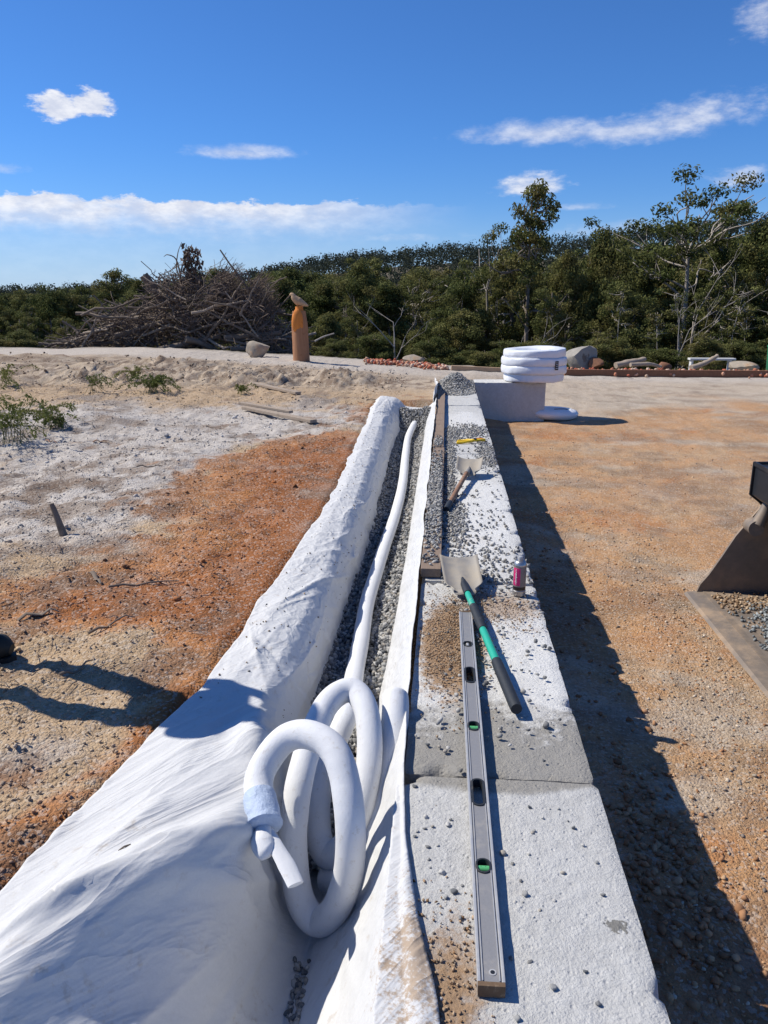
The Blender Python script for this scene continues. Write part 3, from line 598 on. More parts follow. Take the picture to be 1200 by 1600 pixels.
# right-hand strip against the wall
rm = sst(Ug, .72, .8)*sst(1.0-Ug, -.001, .03); wr += rm*(.018*(fbm(Yg*1.6, s_arc*3, 60, 3)-.5)+.012*(1-np.abs(2*fbm(Yg*3.2+s_arc*4, s_arc*4, 61, 3)-1)-.6))
wr += .004*(fbm(Xg*20, Yg*20, 62, 3)-.5)*edge
FV = FV+Nn*wr[..., None]
FV[..., 0] += (1-sst(Ug, 0, .10))*.060*(fbm(Yg*2.3, 0*Yg, 63, 4, .6)-.5)+sst(Ug, .93, 1)*.018*(fbm(Yg*2.6, 0*Yg+3, 64, 3)-.5)*sst(Yg, 1.2, 2)
FV[..., 2] += sst(Ug, .965, 1)*.03*(fbm(Yg*1.4, 0*Yg+8, 65, 3)-.4)*sst(Yg, 2.2, 3)
# keep the right edge off the wall top and the outer edge just above the soil
on = (FV[..., 0] > -.125) & (Yg < 3); FV[..., 2] = np.where(on, np.maximum(FV[..., 2], .009), FV[..., 2])
gg = ground_z(FV[..., 0], FV[..., 1])+.012; outm = Ug < .14
FV[..., 2] = np.where(outm, np.maximum(FV[..., 2], gg*(1-sst(Ug, .05, .14))+FV[..., 2]*sst(Ug, .05, .14)), FV[..., 2])
ny, nx = FV.shape[:2]; idx = np.arange(nx*ny).reshape(ny, nx)
Fq = np.stack([idx[:-1, :-1], idx[:-1, 1:], idx[1:, 1:], idx[1:, :-1]], -1).reshape(-1, 4)
cloth = link('geotextile_sheet', mk_mesh('geotextile_sheet', FV, Fq=Fq, smooth=True), mCloth)
tag(cloth, 'white geotextile sheet lining the trench, draped over the bank and up to the wall', 'fabric')
sm = cloth.modifiers.new('thickness', 'SOLIDIFY'); sm.thickness = .002; sm.offset = 0
def cloth_z(x, y):
    i = int(np.clip(np.searchsorted(ys, y), 0, len(ys)-1)); o = np.argsort(FV[i, :, 0]); return float(np.interp(x, FV[i, o, 0], FV[i, o, 2]))
# the free upright end of the sheet past the trench
g = G(); yv = np.arange(11.15, 14.0, .06); V = []
for y in yv:
    k = (y-11.15)/2.85
    for j in range(5):
        t = j/4; V.append((-.150+.02*math.sin(y*2.1+t)+.012*math.sin(y*5.3)-.03*t*(1-t)-.01*k, y, -.03+t*(.16+.05*math.sin(y*1.7)+.03*k)))
g.add(V, [(i*5+j, i*5+j+1, (i+1)*5+j+1, (i+1)*5+j) for i in range(len(yv)-1) for j in range(4)])
fe = g.build('sheet_edge', mCloth, cloth, smooth=True); s2 = fe.modifiers.new('thickness', 'SOLIDIFY'); s2.thickness = .002

# ================================================================== gravel in the trench
GREY = [(.17, .17, .17), (.26, .26, .255), (.34, .335, .32), (.125, .13, .135), (.30, .275, .24), (.42, .41, .39)]
def gravel_z(x, y):
    return -.315-.11*sst(2.85-y, 0, .6)+.035*(fbm(x*6, y*3, 70, 3)-.5)+.05*np.exp(-((x+.25)/.07)**2)*sst(y, 3, 4)+.03*np.exp(-((x+.58)/.06)**2)
gxs = np.linspace(-.68, -.17, 36); gys = np.arange(2.2, 11.0, .045); A, B = np.meshgrid(gxs, gys); Zg = gravel_z(A, B)+.26*sst(B, 10.3, 11.0)
idx = np.arange(A.size).reshape(A.shape); Fq = np.stack([idx[:-1, :-1], idx[:-1, 1:], idx[1:, 1:], idx[1:, :-1]], -1).reshape(-1, 4)
gb = link('gravel_bed', mk_mesh('gravel_bed', np.stack([A, B, Zg-.012], -1), Fq=Fq, smooth=True), mGravelBed)
tag(gb, 'dark grey crushed gravel filling the bottom of the cloth-lined trench', 'gravel', None, 'stuff')
r = np.random.default_rng(11)
n_ = 19000; yy = 2.18+(r.random(n_)**1.5)*8.75; xx = r.uniform(-.67, -.18, n_)
pz = gravel_z(xx, yy)+.26*sst(yy, 10.3, 11.0)+r.uniform(-.008, .006, n_)
scatter('trench_gravel', np.stack([xx, yy, pz], 1), r.uniform(.008, .0165, n_), GREY, mStone, 12, True, .8, gb)

# ================================================================== drain pipe
PR = .044
zc = -.268
coil = [(408, 1262, 2.24), (404, 1222, 2.31), (416, 1190, 2.35), (444, 1156, 2.37), (477, 1147, 2.35), (514, 1164, 2.30), (535, 1203, 2.25), (547, 1281, 2.20), (545, 1358, 2.22), (527, 1415, 2.28), (501, 1440, 2.35),
        (478, 1424, 2.37), (464, 1385, 2.38), (458, 1320, 2.39), (460, 1275, 2.41), (468, 1220, 2.46), (483, 1165, 2.56), (506, 1108, 2.70), (532, 1082, 2.77), (557, 1082, 2.77), (574, 1118, 2.69), (577, 1187, 2.59), (564, 1260, 2.52), (542, 1316, 2.50),
        (515, 1337, 2.52), (499, 1312, 2.56), (496, 1262, 2.62), (503, 1215, 2.72), (524, 1160, 2.88), (543, 1112, 3.06)]
pts = [PD(*q) for q in coil]+[P(x, y, zc) for x, y in ((555, 1047), (563, 1006), (573, 944), (587, 897), (602, 850), (618, 803), (629, 756), (634, 709), (639, 680))]+[P(652, 655, -.20), P(660, 648, -.12)]
path = crom(pts, 10)
pipe = thing('drain_pipe', 'white sock-covered drain pipe lying along the trench gravel, looped into a coil', 'pipe', tuple(path[0]))
rr = PR*(1+.03*(fbm(np.arange(len(path))*.35, np.zeros(len(path)), 77, 3)-.5))
G().tube(path, rr, 26).build('pipe_run', mSock, pipe, smooth=True, sharp=R(80))
e0 = path[0]; t0 = (path[0]-path[3]); t0 /= np.linalg.norm(t0)
sl = crom([e0-t0*.045, e0-t0*.015, e0+t0*.025, e0+t0*.055, e0+t0*.068], 5)
tp = G().tube(sl, (1+.015*np.sin(np.arange(len(sl))*.9))*np.interp(np.arange(len(sl)), [0, 4, 12, 17, 20], [.046, .050, .053, .055, .045]), 22).build('taped_end', mTapeSkyTint, pipe, smooth=True)
tp['label'] = 'tape wrapped round the cut pipe end, tinted blue for the reflected sky'
camx = np.array(rgt); camu = np.array(upv)
k0 = e0+t0*.085
kn = crom([k0-t0*.02, k0+t0*.02-camx*.01, k0+t0*.05-camx*.005, k0+t0*.065+camx*.01], 5)
G().tube(kn, np.interp(np.arange(len(kn)), [0, 6, 12, 15], [.022, .034, .030, .012]), 12, flat=.7).build('sock_knot', mSock, pipe, smooth=True)
tl = crom([k0+camx*.012-t0*.01, k0+t0*.045+camx*.028-camu*.0, k0+t0*.10+camx*.048, k0+t0*.155+camx*.064], 6)
G().tube(tl, np.interp(np.arange(len(tl)), [0, 4, 12, 18], [.014, .020, .025, .023]), 12, flat=.35).build('sock_tail', mSock, pipe, smooth=True)
off = crom([PD(617, 1082, 2.84), PD(618, 1110, 2.78), PD(614, 1160, 2.69), PD(608, 1205, 2.62), PD(600, 1260, 2.55), PD(588, 1314, 2.49), PD(568, 1352, 2.47), PD(540, 1376, 2.49), PD(512, 1370, 2.54)], 10)
ro = np.full(len(off), PR*1.12); ro[:4] = PR*1.12*np.array([.55, .85, .96, 1])
po = G().tube(off, ro, 24).build('drain_pipe', mSock, None, smooth=True, sharp=R(80))
tag(po, 'white drain pipe length curving down from the wall edge behind the coil', 'pipe')

# ================================================================== things lying on the wall
def plate_hole(g, x0, x1, y0, y1, z0, z1, hx, hy, hl, hw, n=28):
    """rectangular plate with a stadium-shaped hole right through"""
    cx, cy = hx, hy; inn = []; ou = []
    for i in range(n):
        a = 2*math.pi*i/n; c, s = math.cos(a), math.sin(a)
        inn.append((cx+c*hw/2, cy+s*hw/2+(hl-hw)/2*(1 if s > 0 else -1)*(1 if abs(s) > 1e-6 else 0)))
        tx = (x1-cx)/c if c > 1e-6 else ((x0-cx)/c if c < -1e-6 else 1e9); ty = (y1-cy)/s if s > 1e-6 else ((y0-cy)/s if s < -1e-6 else 1e9)
        t = min(tx, ty); ou.append((cx+c*t, cy+s*t))
    # snap the nearest outer points to the corners
    for q in ((x0, y0), (x0, y1), (x1, y0), (x1, y1)):
        j = min(range(n), key=lambda k: (ou[k][0]-q[0])**2+(ou[k][1]-q[1])**2); ou[j] = q
    V = [(*p_, z1) for p_ in inn]+[(*p_, z1) for p_ in ou]+[(*p_, z0) for p_ in inn]+[(*p_, z0) for p_ in ou]
    F = []
    for i in range(n):
        j = (i+1) % n; F += [(i, n+i, n+j, j), (2*n+i, 2*n+j, 3*n+j, 3*n+i), (i, j, 2*n+j, 2*n+i)]
    g.add(V, F)
lev = thing('spirit_level', 'long grey aluminium spirit level lying flat on the wall blocks', 'spirit level', (.126, 1.325, .006), None, (0, 0, math.atan2(.010, 2.08)))
def lg(name, g, mat, bevel=0., parent=None, smooth=False):
    o = g.build(name, mat, None, smooth=smooth, bevel=bevel); o.parent = parent or lev; return o
LL, LW, LH = 2.06, .060, .028
g = G(); cuts = [(.676, .125), (1.42, .125)]; vials = [(.365, .05), (1.045, .055), (1.70, .046)]
y0 = .012
for c_, l_ in sorted(cuts+vials):
    h0, h1 = c_-l_/2-.03, c_+l_/2+.03
    g.box((0, (y0+h0)/2, LH/2), (LW-.014, h0-y0, LH-.006)); plate_hole(g, -(LW-.014)/2, (LW-.014)/2, h0, h1, .003, LH-.003, 0, c_, l_, .036 if l_ > .1 else .034); y0 = h1
g.box((0, (y0+LL-.012)/2, LH/2), (LW-.014, LL-.012-y0, LH-.006)); lg('web', g, mLevelFace)
for s in (-1, 1):
    lg('rail', G().box((s*(LW/2-.0035), LL/2, LH/2), (.007, LL-.024, LH)), mAlu, .0012)
    lg('raised_rib', G().box((s*.0185, LL/2, LH-.0018), (.0022, LL-.03, .003)), mAlu)
for y_ in (.006, LL-.006): lg('end_cap', G().box((0, y_, LH/2-.001), (LW-.001, .012, LH+.002)), mEndCap, .001)
def stad(c_, l_, w_, n=24):
    return [(math.cos(2*math.pi*i/n)*w_/2, c_+math.sin(2*math.pi*i/n)*w_/2+(l_-w_)/2*(1 if math.sin(2*math.pi*i/n) > 1e-6 else (-1 if math.sin(2*math.pi*i/n) < -1e-6 else 0))) for i in range(n)]
def ring(c_, l_, w_, t, z0, z1):
    a, b_ = stad(c_, l_, w_), stad(c_, l_-2*t, w_-2*t); n = len(a)
    V = [(*p_, z1) for p_ in a]+[(*p_, z1) for p_ in b_]+[(*p_, z0) for p_ in a]+[(*p_, z0) for p_ in b_]; F = []
    for i in range(n):
        j = (i+1) % n; F += [(i, j, n+j, n+i), (i, 2*n+i, 2*n+j, j), (n+i, n+j, 3*n+j, 3*n+i), (2*n+i, 3*n+i, 3*n+j, 2*n+j)]
    return G().add(V, F)
for c_, l_ in cuts: lg('grip_surround', ring(c_, l_+.006, .0415, .006, .002, LH+.0006), mRubber)
for c_, l_ in vials:
    h = lg('vial_holder', ring(c_, l_+.004, .040, .0045, .002, LH+.0006), mRubber)
    h2 = G().tube([(-.015, c_, LH*.55), (.015, c_, LH*.55)] if l_ > .048 else [(0, c_-.014, LH*.55), (0, c_+.014, LH*.55)], .0095, 14).build('vial', mVial if l_ > .048 else mAlu, None, smooth=True); h2.parent = h
    for q in (-.006, .006):
        ln = G().tube([(q+.0, c_-.0098, LH*.55), (q, c_, LH*.55+.0098), (q, c_+.0098, LH*.55)], .0008, 6).build('vial_line', mBlack, None); ln.parent = h
lg('hang_hole', G().lathe([(.0085, 0), (.0085, .0012), (.005, .0012), (.005, .0004)], (.004, .038, LH-.003), 18), mAlu)
lg('hole_core', G().lathe([(.0052, 0), (.0052, .0006)], (.004, .038, LH-.0022), 14), mBlack)

def shovel(name, label, blade_near, blade_far, width, hend, hr, segs, curl, dish):
    bn, bf, he = map(np.array, (blade_near, blade_far, hend)); L_ = np.linalg.norm(bf-bn); ey = (bf-bn)/L_
    ex = np.cross(ey, (0, 0, 1)); ex /= np.linalg.norm(ex); ez = np.cross(ex, ey)
    t = thing(name, label, 'shovel', tuple(bn)); nu, nv_ = 15, 17; V = []
    for j in range(nv_):
        v = j/(nv_-1)
        for i in range(nu):
            u = i/(nu-1)*2-1; wd = width*(.94+.06*v)*(1-.5*max(0, .16-v)/.16*abs(u)**3)
            z = curl*abs(u)**3.2-dish*(1-v)*math.exp(-(u/.28)**2)*-.9+.012*(v-.5)**2
            yv = v*L_+(.035*(1-abs(u)**2)*-1 if j == 0 else 0)
            V.append(bn+ex*(u*wd/2)+ey*yv+ez*z)
    F = [(j*nu+i, j*nu+i+1, (j+1)*nu+i+1, (j+1)*nu+i) for j in range(nv_-1) for i in range(nu-1)]
    b_ = G().add(V, F).build('blade', mBlade, t, smooth=True); so = b_.modifiers.new('thickness', 'SOLIDIFY'); so.thickness = .0022
    hs = bn+ey*.05+ez*.018; d = he-hs; ln = np.linalg.norm(d); d /= ln
    G().tube([hs+ey*.07+ez*-.006, hs+ey*.03, hs, hs+d*.06, hs+d*.12], [.006, .012, hr*1.02, hr*1.1, hr*1.12], 16).build('socket', mBlade if name == 'trenching_shovel' else mRubber, t, smooth=True)
    for nm, a, b2, rr_, mt in segs:
        k = 10; q = [hs+d*(ln*(a+(b2-a)*i/(k-1))) for i in range(k)]; rad = np.full(k, rr_); rad[0] = rr_*.92; rad[-1] = rr_*.92
        G().tube(q, rad, 18).build(nm, mt, t, smooth=True)
    return t
shovel('square_mouth_shovel', 'square-mouth shovel with green and black handle lying beside the spray can', P(726, 926, .03), P(716, 872, .10), .205, P(807, 1108, .03), .0165,
       [('handle', .10, .24, .0155, mGreen), ('grip', .235, .445, .0205, mRubber), ('handle', .44, .70, .0172, mGreen), ('grip', .695, 1.0, .0225, mRubber)], .022, .012)
shovel('trenching_shovel', 'small dusty shovel with short brown wooden handle, far along the wall', P(731, 742, .03), P(735, 718, .11), .225, P(697, 796, .03), .018,
       [('handle', .05, .86, .0185, mRawWood), ('grip', .85, 1.0, .022, mRubber)], .03, .012)

# marking paint can
cn = thing('spray_can', 'silver and pink marking paint can standing near the wall edge', 'spray can', (.395, 3.705, .0))
mLabel, n = material('can_label'); q = n.obj(); X, Y, Z = n.xyz(q); an = n.math('ARCTAN2', X, n.math('MULTIPLY', Y, -1.))
pinkm = n.math('MULTIPLY', n.step(an, -1.3, -1.25), n.step(an, -.02, .03, 1., 0.)); pinkm = n.math('MULTIPLY', pinkm, n.math('MULTIPLY', n.step(Z, .054, .055), n.step(Z, .147, .148, 1., 0.)))
c = n.mix(pinkm, (.20, .185, .18, 1), (.66, .02, .17, 1))
blk = n.math('MULTIPLY', n.step(Z, .030, .031), n.step(Z, .047, .048, 1., 0.)); c = n.mix(blk, c, (.012, .012, .014, 1))
sp = n.math('MULTIPLY', n.step(n.voro(q, 95), .32, .28), n.math('MULTIPLY', n.step(an, .35, .4), n.step(Z, .09, .095))); sp = n.math('MULTIPLY', sp, n.step(Z, .145, .15, 1., 0.)); c = n.mix(n.math('MULTIPLY', sp, .85), c, (.16, .03, .05, 1))
n.out(n.bsdf(c, .35, .1, spec=.5))
def cg(name, prof, mat, sg=32): return G().lathe(prof, (.395, 3.705, 0), sg).build(name, mat, cn, smooth=True, sharp=R(35))
cg('can_body', [(.0315, .001), (.0325, .004), (.0325, .156), (.0320, .158)], mLabel)
cg('base_rim', [(.0335, .0), (.0338, .003), (.0338, .024), (.0327, .0255)], mSteel)
cg('shoulder', [(.0332, .156), (.0335, .159), (.0325, .164), (.0285, .174), (.0215, .181), (.0175, .182), (.0175, .185), (.0135, .186)], mSteel)
cg('nozzle_cap', [(.0125, .184), (.0125, .196), (.0105, .202), (.005, .204)], mAlu)
# brush-script marks running up the pink panel
g = G(); sr = random.Random(4); u = 0.
for k in range(8):
    h = sr.choice([.008, .012, .015]); cur = []
    for i in range(7):
        a = i/6; zz = .062+k*.0098+.0085*a; off_ = -.62+.22*math.sin(a*6.283+k)*h/.015*.9-.06
        cur.append((.395+math.sin(off_)*.0332, 3.705-math.cos(off_)*.0332, zz))
    g.tube(cur, .0011, 6)
g.build('script_mark', mSock, cn)

# yellow snips
sn = thing('tin_snips', 'yellow-handled snips lying on the wall near its far end', 'snips', tuple(P(742, 690, .02)))
b0 = P(742, 690, .018); ex = np.array((1., .0, 0)); ey = np.array((0., 1., 0))
def arc(l): return crom([b0+ex*a+ey*b_+np.array((0, 0, c_)) for a, b_, c_ in l], 6)
G().tube(arc([(-.02, .0, .012), (-.07, .03, .01), (-.13, .04, .0), (-.18, .03, -.004)]), .017, 12, flat=.8).build('grip', mYellow, sn, smooth=True)
G().tube(arc([(-.02, .0, .008), (-.07, -.03, .006), (-.13, -.05, .0), (-.19, -.06, -.004)]), .017, 12, flat=.8).build('grip', mYellow, sn, smooth=True)
G().tube(arc([(-.03, 0, .012), (.02, .01, .014), (.07, .02, .014), (.10, .05, .010)]), .020, 12, flat=.8).build('grip', mYellow, sn, smooth=True)
G().tube(arc([(.0, .02, .020), (.05, .045, .022), (.10, .05, .012)]), .012, 10).build('handle_sleeve', mRed, sn, smooth=True)
G().lathe([(.018, 0), (.018, .012), (.01, .016)], tuple(b0+np.array((.0, .005, .02))), 14).build('pivot', mBlack, sn, smooth=True)
G().prism([(b0[0]+.02, b0[1]-.03), (b0[0]+.11, b0[1]-.045), (b0[0]+.115, b0[1]-.03), (b0[0]+.03, b0[1]+.0)], 2, .012, .018).build('jaw', mSteel, sn)

# timbers along the wall edge
def timber(y0, y1, xa, xb, lab, sd):
    o = G().box((0, (y1-y0)/2, .024), (.108, y1-y0, .048)).build('formwork_timber', mForm, None, bevel=.004); o.location = (xa, y0, .006); o.rotation_euler = (0, 0, -math.atan2(xb-xa, y1-y0)); return tag(o, lab, 'timber', 'timbers along the wall edge')
timber(3.90, 7.42, -.058, -.052, 'brown timber length on the wall edge, nearer one with gravel spilled on it', 5)
timber(7.46, 12.3, -.060, -.058, 'brown timber length on the wall edge, farther one beside the yellow snips', 6)

# gravel spilled on the wall
def wpts(n, fx, fy, r_): return np.stack([fx(r_, n), fy(r_, n), np.zeros(n)], 1)
r = np.random.default_rng(21); L_ = []
def clump(n, cx, cy, rx, ry, zt=.004): 
    a = np.stack([r.normal(cx, rx, n), r.normal(cy, ry, n), np.full(n, zt)], 1); L_.append(a)
clump(600, .065, 5.05, .05, .36); clump(500, .04, 6.1, .03, .5); clump(600, .42, 7.35, .055, .30); clump(300, .06, 7.4, .03, .4); clump(600, .30, 8.7, .12, .25); clump(300, .08, 8.4, .04, .3)
clump(140, .2, 4.9, .13, .5); clump(250, .25, 4.1, .13, .25); clump(160, .12, 3.9, .08, .08)
a = np.stack([r.uniform(.0, .49, 170), r.uniform(4.0, 8.5, 170), np.full(170, .004)], 1); L_.append(a)
a = np.stack([r.uniform(.0, .49, 90), r.uniform(2.3, 4.0, 90), np.full(90, .004)], 1); L_.append(a)
q = np.concatenate(L_); q = q[(q[:, 0] > .0) & (q[:, 0] < .49)]
b1 = np.stack([r.uniform(-.11, -.01, 1500), r.normal(5.6, .75, 1500), np.full(1500, .058)], 1); b1 = b1[(b1[:, 1] > 4.3) & (b1[:, 1] < 7.3)]
b2 = np.stack([r.uniform(-.11, -.01, 90), r.uniform(3.92, 4.6, 90), np.full(90, .057)], 1)
b3 = np.stack([r.uniform(-.1, -.02, 120), r.normal(7.7, .15, 120), np.full(120, .058)], 1)
q = np.concatenate([q, b1, b2, b3]); q[:, 2] += r.uniform(0, .008, len(q))
ws = scatter('spilled_gravel', q, r.uniform(.006, .0135, len(q)), GREY, mStone, 22, True, .8)
tag(ws, 'grey gravel spilled over the timbers and the far wall blocks', 'gravel', None, 'stuff')
# heap at the far end
hx = np.linspace(-.10, .50, 30); hy = np.linspace(11.9, 14.5, 50); A, B = np.meshgrid(hx, hy)
def heap(x, y): return .22*np.exp(-(((x-.16)/.24)**2+((y-13.5)/.75)**2))*(.8+.5*fbm(x*6, y*4, 81, 3))-.02
idx = np.arange(A.size).reshape(A.shape); Fq = np.stack([idx[:-1, :-1], idx[:-1, 1:], idx[1:, 1:], idx[1:, :-1]], -1).reshape(-1, 4)
hp = link('gravel_heap', mk_mesh('gravel_heap', np.stack([A, B, heap(A, B)-.006], -1), Fq=Fq, smooth=True), mGravelBed)
tag(hp, 'heap of grey gravel on the far end of the wall', 'gravel', None, 'stuff')
n_ = 2600; x_ = r.uniform(-.1, .5, n_); y_ = r.uniform(11.6, 14.48, n_); z_ = heap(x_, y_); k = z_ > -.016
scatter('heap_stones', np.stack([x_[k], y_[k], np.maximum(z_[k], .004)], 1), r.uniform(.010, .022, k.sum()), GREY, mStone, 23, True, .8, hp)
# clay crumbs
n_ = 3600; x_ = np.concatenate([r.normal(.055, .075, n_*3//5), r.normal(.26, .13, n_//5), r.normal(.03, .05, n_//12)]); y_ = np.concatenate([r.normal(3.12, .27, n_*3//5), r.normal(3.5, .16, n_//5), r.normal(1.36, .15, n_//12)])
k = (x_ > -.09) & (x_ < .49) & (y_ > 1.0); x_, y_ = x_[k], y_[k]
cr = scatter('clay_crumbs', np.stack([x_, y_, np.full(len(x_), .003)], 1), r.uniform(.002, .0065, len(x_)), [(.36, .24, .15), (.22, .13, .07), (.40, .29, .19), (.33, .24, .16), (.20, .17, .14)], mStone, 24, False, .8)
tag(cr, 'brown clay crumbs scattered on the wall top around the level', 'soil', None, 'stuff')
# single stones on the near blocks
sv_ = []
for i in range(7):
    V = ICO2V*(1+np.random.default_rng(90+i).uniform(-.10, .10, (len(ICO2V), 1)))
    pl_ = np.random.default_rng(190+i).normal(size=(7, 3)); pl_ /= np.linalg.norm(pl_, axis=1)[:, None]
    for w_ in pl_:
        d = V@w_; V = V-np.outer(np.clip(d-.55, 0, None), w_)
    V = V*np.array((1., .8, .62)); c_ = np.array(GREY[i % len(GREY)])*1.1
    me = mk_mesh('loose_stone', V, Ft=ICO2F, cols=np.repeat(c_[None], len(V), 0)); me.materials.append(mStone); sv_.append(me)
spots = [(648, 1230), (665, 1278), (704, 1282), (652, 1300), (663, 1296), (676, 1292), (700, 1290), (668, 1325), (690, 1365), (710, 1395), (722, 1385), (648, 1308), (786, 1336), (873, 1265), (832, 1302), (866, 1408), (684, 1322), (670, 1345), (820, 1400), (805, 1410), (719, 1437), (865, 1545), (915, 1520), (935, 1570), (740, 1590), (700, 1170), (668, 1165), (720, 1150), (686, 1168), (695, 1175), (780, 1140), (828, 1078), (838, 1107), (860, 1145), (783, 1140), (790, 1052), (815, 1048), (660, 1120), (650, 1150), (720, 1205), (850, 1190)]
sr = random.Random(77)
for k in range(70): spots.append((None, (sr.uniform(-.06, .47), sr.choice([sr.uniform(2.2, 4.2), sr.uniform(1.3, 2.1), sr.uniform(2.4, 5.)]))))
lev_dx = lambda y: .126-.01*(y-1.325)/2.08
for s_ in spots:
    p_ = P(*s_) if s_[0] is not None else np.array((*s_[1], 0))
    if abs(p_[0]-lev_dx(p_[1])) < .045 and p_[1] < 3.45: p_[0] += .09
    sz = sr.uniform(.006, .0125)*(1 if s_[0] is not None else .75)
    o = bpy.data.objects.new('loose_stone', sr.choice(sv_)); COL.objects.link(o); o.location = (p_[0], p_[1], sz*.45); o.scale = (sz, sz, sz); o.rotation_euler = (sr.uniform(-.4, .4), sr.uniform(-.4, .4), sr.uniform(0, 6.28))
    tag(o, 'small loose grey stone lying singly on the wall top', 'stone', 'loose stones on the wall top')

# ================================================================== pipe rolls at the far end
roll = thing('pipe_roll', 'white plastic-wrapped pipe roll sitting on the crossways block', 'pipe roll', (1.60, 14.40, .0))
prof = []; RO, NB = .565, 4; hB = .142
V = []; sg = 96; pr_ = []
for b in range(NB):
    for i in range(9):
        a = -math.pi/2+math.pi*i/8; sag = (.018 if b == 0 else 0); pr_.append((RO-.012+.024*math.cos(a)**.7+(.015 if b in (1, 2) else -.015)-sag, .072+b*hB+.071*math.sin(a)))
pr_ += [(RO-.16, .582), (.30, .560), (.255, .50), (.25, .1), (.30, .02), (RO-.15, .006)]
th = np.linspace(0, 2*np.pi, sg, endpoint=False)
for r_, z_ in pr_:
    k = 1+.028*(fbm(np.cos(th)*2.2+5, np.sin(th)*2.2+z_*5, 91, 3)-.5)+.010*(vn(th*14, np.full(sg, z_*9), 92)-.5)
    V.append(np.stack([1.60+r_*k*np.cos(th), 14.40+r_*k*np.sin(th), z_+.012+.02*np.sin(th*1+1.)*(z_ > .45)+.012*(vn(th*3, th*0, 93)-.5)], 1))
m_ = len(pr_); F = [(i*sg+j, i*sg+(j+1) % sg, ((i+1) % m_)*sg+(j+1) % sg, ((i+1) % m_)*sg+j) for i in range(m_) for j in range(sg)]
G().add(np.concatenate(V), F).build('wrapped_coil', mPlasticWrap, roll, smooth=True, sharp=R(80))
def on_roll(a, z, d=.006):
    return np.array((1.60+(RO+.03+d)*math.cos(a), 14.40+(RO+.03+d)*math.sin(a), z))
a0 = -1.02; g = G(); V = []; nseg = 6
for j in range(2):
    for i in range(nseg+1): V.append(on_roll(a0+i/nseg*.13, .24+j*.155))
g.add(V, [(i, i+1, nseg+2+i, nseg+1+i) for i in range(nseg)]); lb = g.build('dark_label', mBlack, roll); lb['label'] = 'small dark printed label on the wrapped roll'
g = G()
for (z_, a1, a2) in ((.365, .02, .05), (.365, .07, .11), (.335, .02, .10), (.305, .03, .06), (.305, .075, .115), (.27, .02, .11)):
    g.tube([on_roll(a0+a1+(a2-a1)*i/4, z_, .008) for i in range(5)], .005, 6)
g.build('label_print', mSock, roll)['kind'] = 'stuff'
dp = thing('pipe_roll', 'flat white pipe roll lying on the clay behind the crossways block', 'pipe roll', (1.98, 14.32, -.69))
V = []; pr_ = [(.12, .02), (.30, .0), (.40, .025), (.455, .08), (.46, .12), (.42, .165), (.32, .195), (.20, .185), (.12, .14)]; m_ = len(pr_)
for r_, z_ in pr_:
    k = 1+.03*(fbm(np.cos(th)*2+5, np.sin(th)*2+z_*6, 96, 3)-.5); V.append(np.stack([1.98+r_*k*np.cos(th), 14.30+r_*k*np.sin(th)*.8, -.685+z_+.05*(1-np.cos(th))*r_*.5], 1))
G().add(np.concatenate(V), [(i*sg+j, i*sg+(j+1) % sg, ((i+1) % m_)*sg+(j+1) % sg, ((i+1) % m_)*sg+j) for i in range(m_) for j in range(sg)]).build('wrapped_coil', mPlasticWrap, dp, smooth=True, sharp=R(80))
G().tube([(2.0, 14.30, -.50), (2.16, 14.24, -.485), (2.31, 14.18, -.50)], .006, 6).build('tie_strap', mRubber, dp)

# ================================================================== loader bucket
bk = thing('loader_bucket', 'scuffed steel loader bucket with black top beam resting on the clay', 'loader bucket', (2.4, 4.75, -.69))
Ya, Yb = 3.90, 5.56
prof = [(1.95, -.655), (2.55, -.655), (2.72, -.62), (2.84, -.52), (2.90, -.38), (2.90, -.15), (2.86, .02), (2.80, .10)]
inner = crom([(a, 0, b_) for a, b_ in prof], 5)[:, [0, 2]]; outer = inner+np.array([(.0, -.018)]*len(inner)); outer[:, 0] += np.linspace(0, .022, len(inner))
G().prism([tuple(q) for q in inner]+[tuple(q) for q in outer[::-1]], 1, Ya+.012, Yb-.012).build('shell', mBucket, bk, smooth=True, sharp=R(40))
G().prism([(1.82, -.687), (1.84, -.672), (2.02, -.652), (2.02, -.676)], 1, Ya-.01, Yb+.012).build('cutting_edge', mBucket, bk)
sp_ = [(1.90, -.685), (1.93, -.60), (1.985, -.52), (2.06, -.38), (2.14, -.22), (2.22, -.10), (2.30, .02), (2.40, .10), (2.80, .11), (2.905, .02), (2.93, -.15), (2.93, -.40), (2.86, -.56), (2.72, -.66), (2.5, -.69)]
for ya, yb_ in ((Ya-.012, Ya+.010), (Yb-.010, Yb+.012)): G().prism(sp_, 1, ya, yb_).build('side_plate', mBucket, bk, bevel=.003)
wp = [(1.915, -.68), (1.945, -.60), (2.0, -.52), (2.07, -.39), (2.12, -.40), (2.05, -.54), (2.02, -.66)]
for ya, yb_ in ((Ya-.020, Ya-.0135), (Yb+.0135, Yb+.022)): G().prism(wp, 1, ya, yb_).build('wear_strip', mBucket, bk)
bp = [(2.205, .10), (2.205, .318), (2.62, .332), (2.86, .10), (2.42, .02), (2.33, .005), (2.275, .05)]
G().prism(bp, 1, Ya+.02, Yb-.03).build('top_beam', mBlack, bk, bevel=.006)
for ya, yb_ in ((Ya+.0, Ya+.0175), (Yb-.0275, Yb-.0125)): G().prism([(2.190, .095), (2.190, .335), (2.63, .352), (2.875, .11), (2.42, .0), (2.32, -.02), (2.262, .04)], 1, ya, yb_).build('beam_end', mBlack, bk, bevel=.003)
G().box((2.198, (Ya+Yb)/2, .325), (.012, Yb-Ya-.05, .03)).build('rim_bar', mBlack, bk)
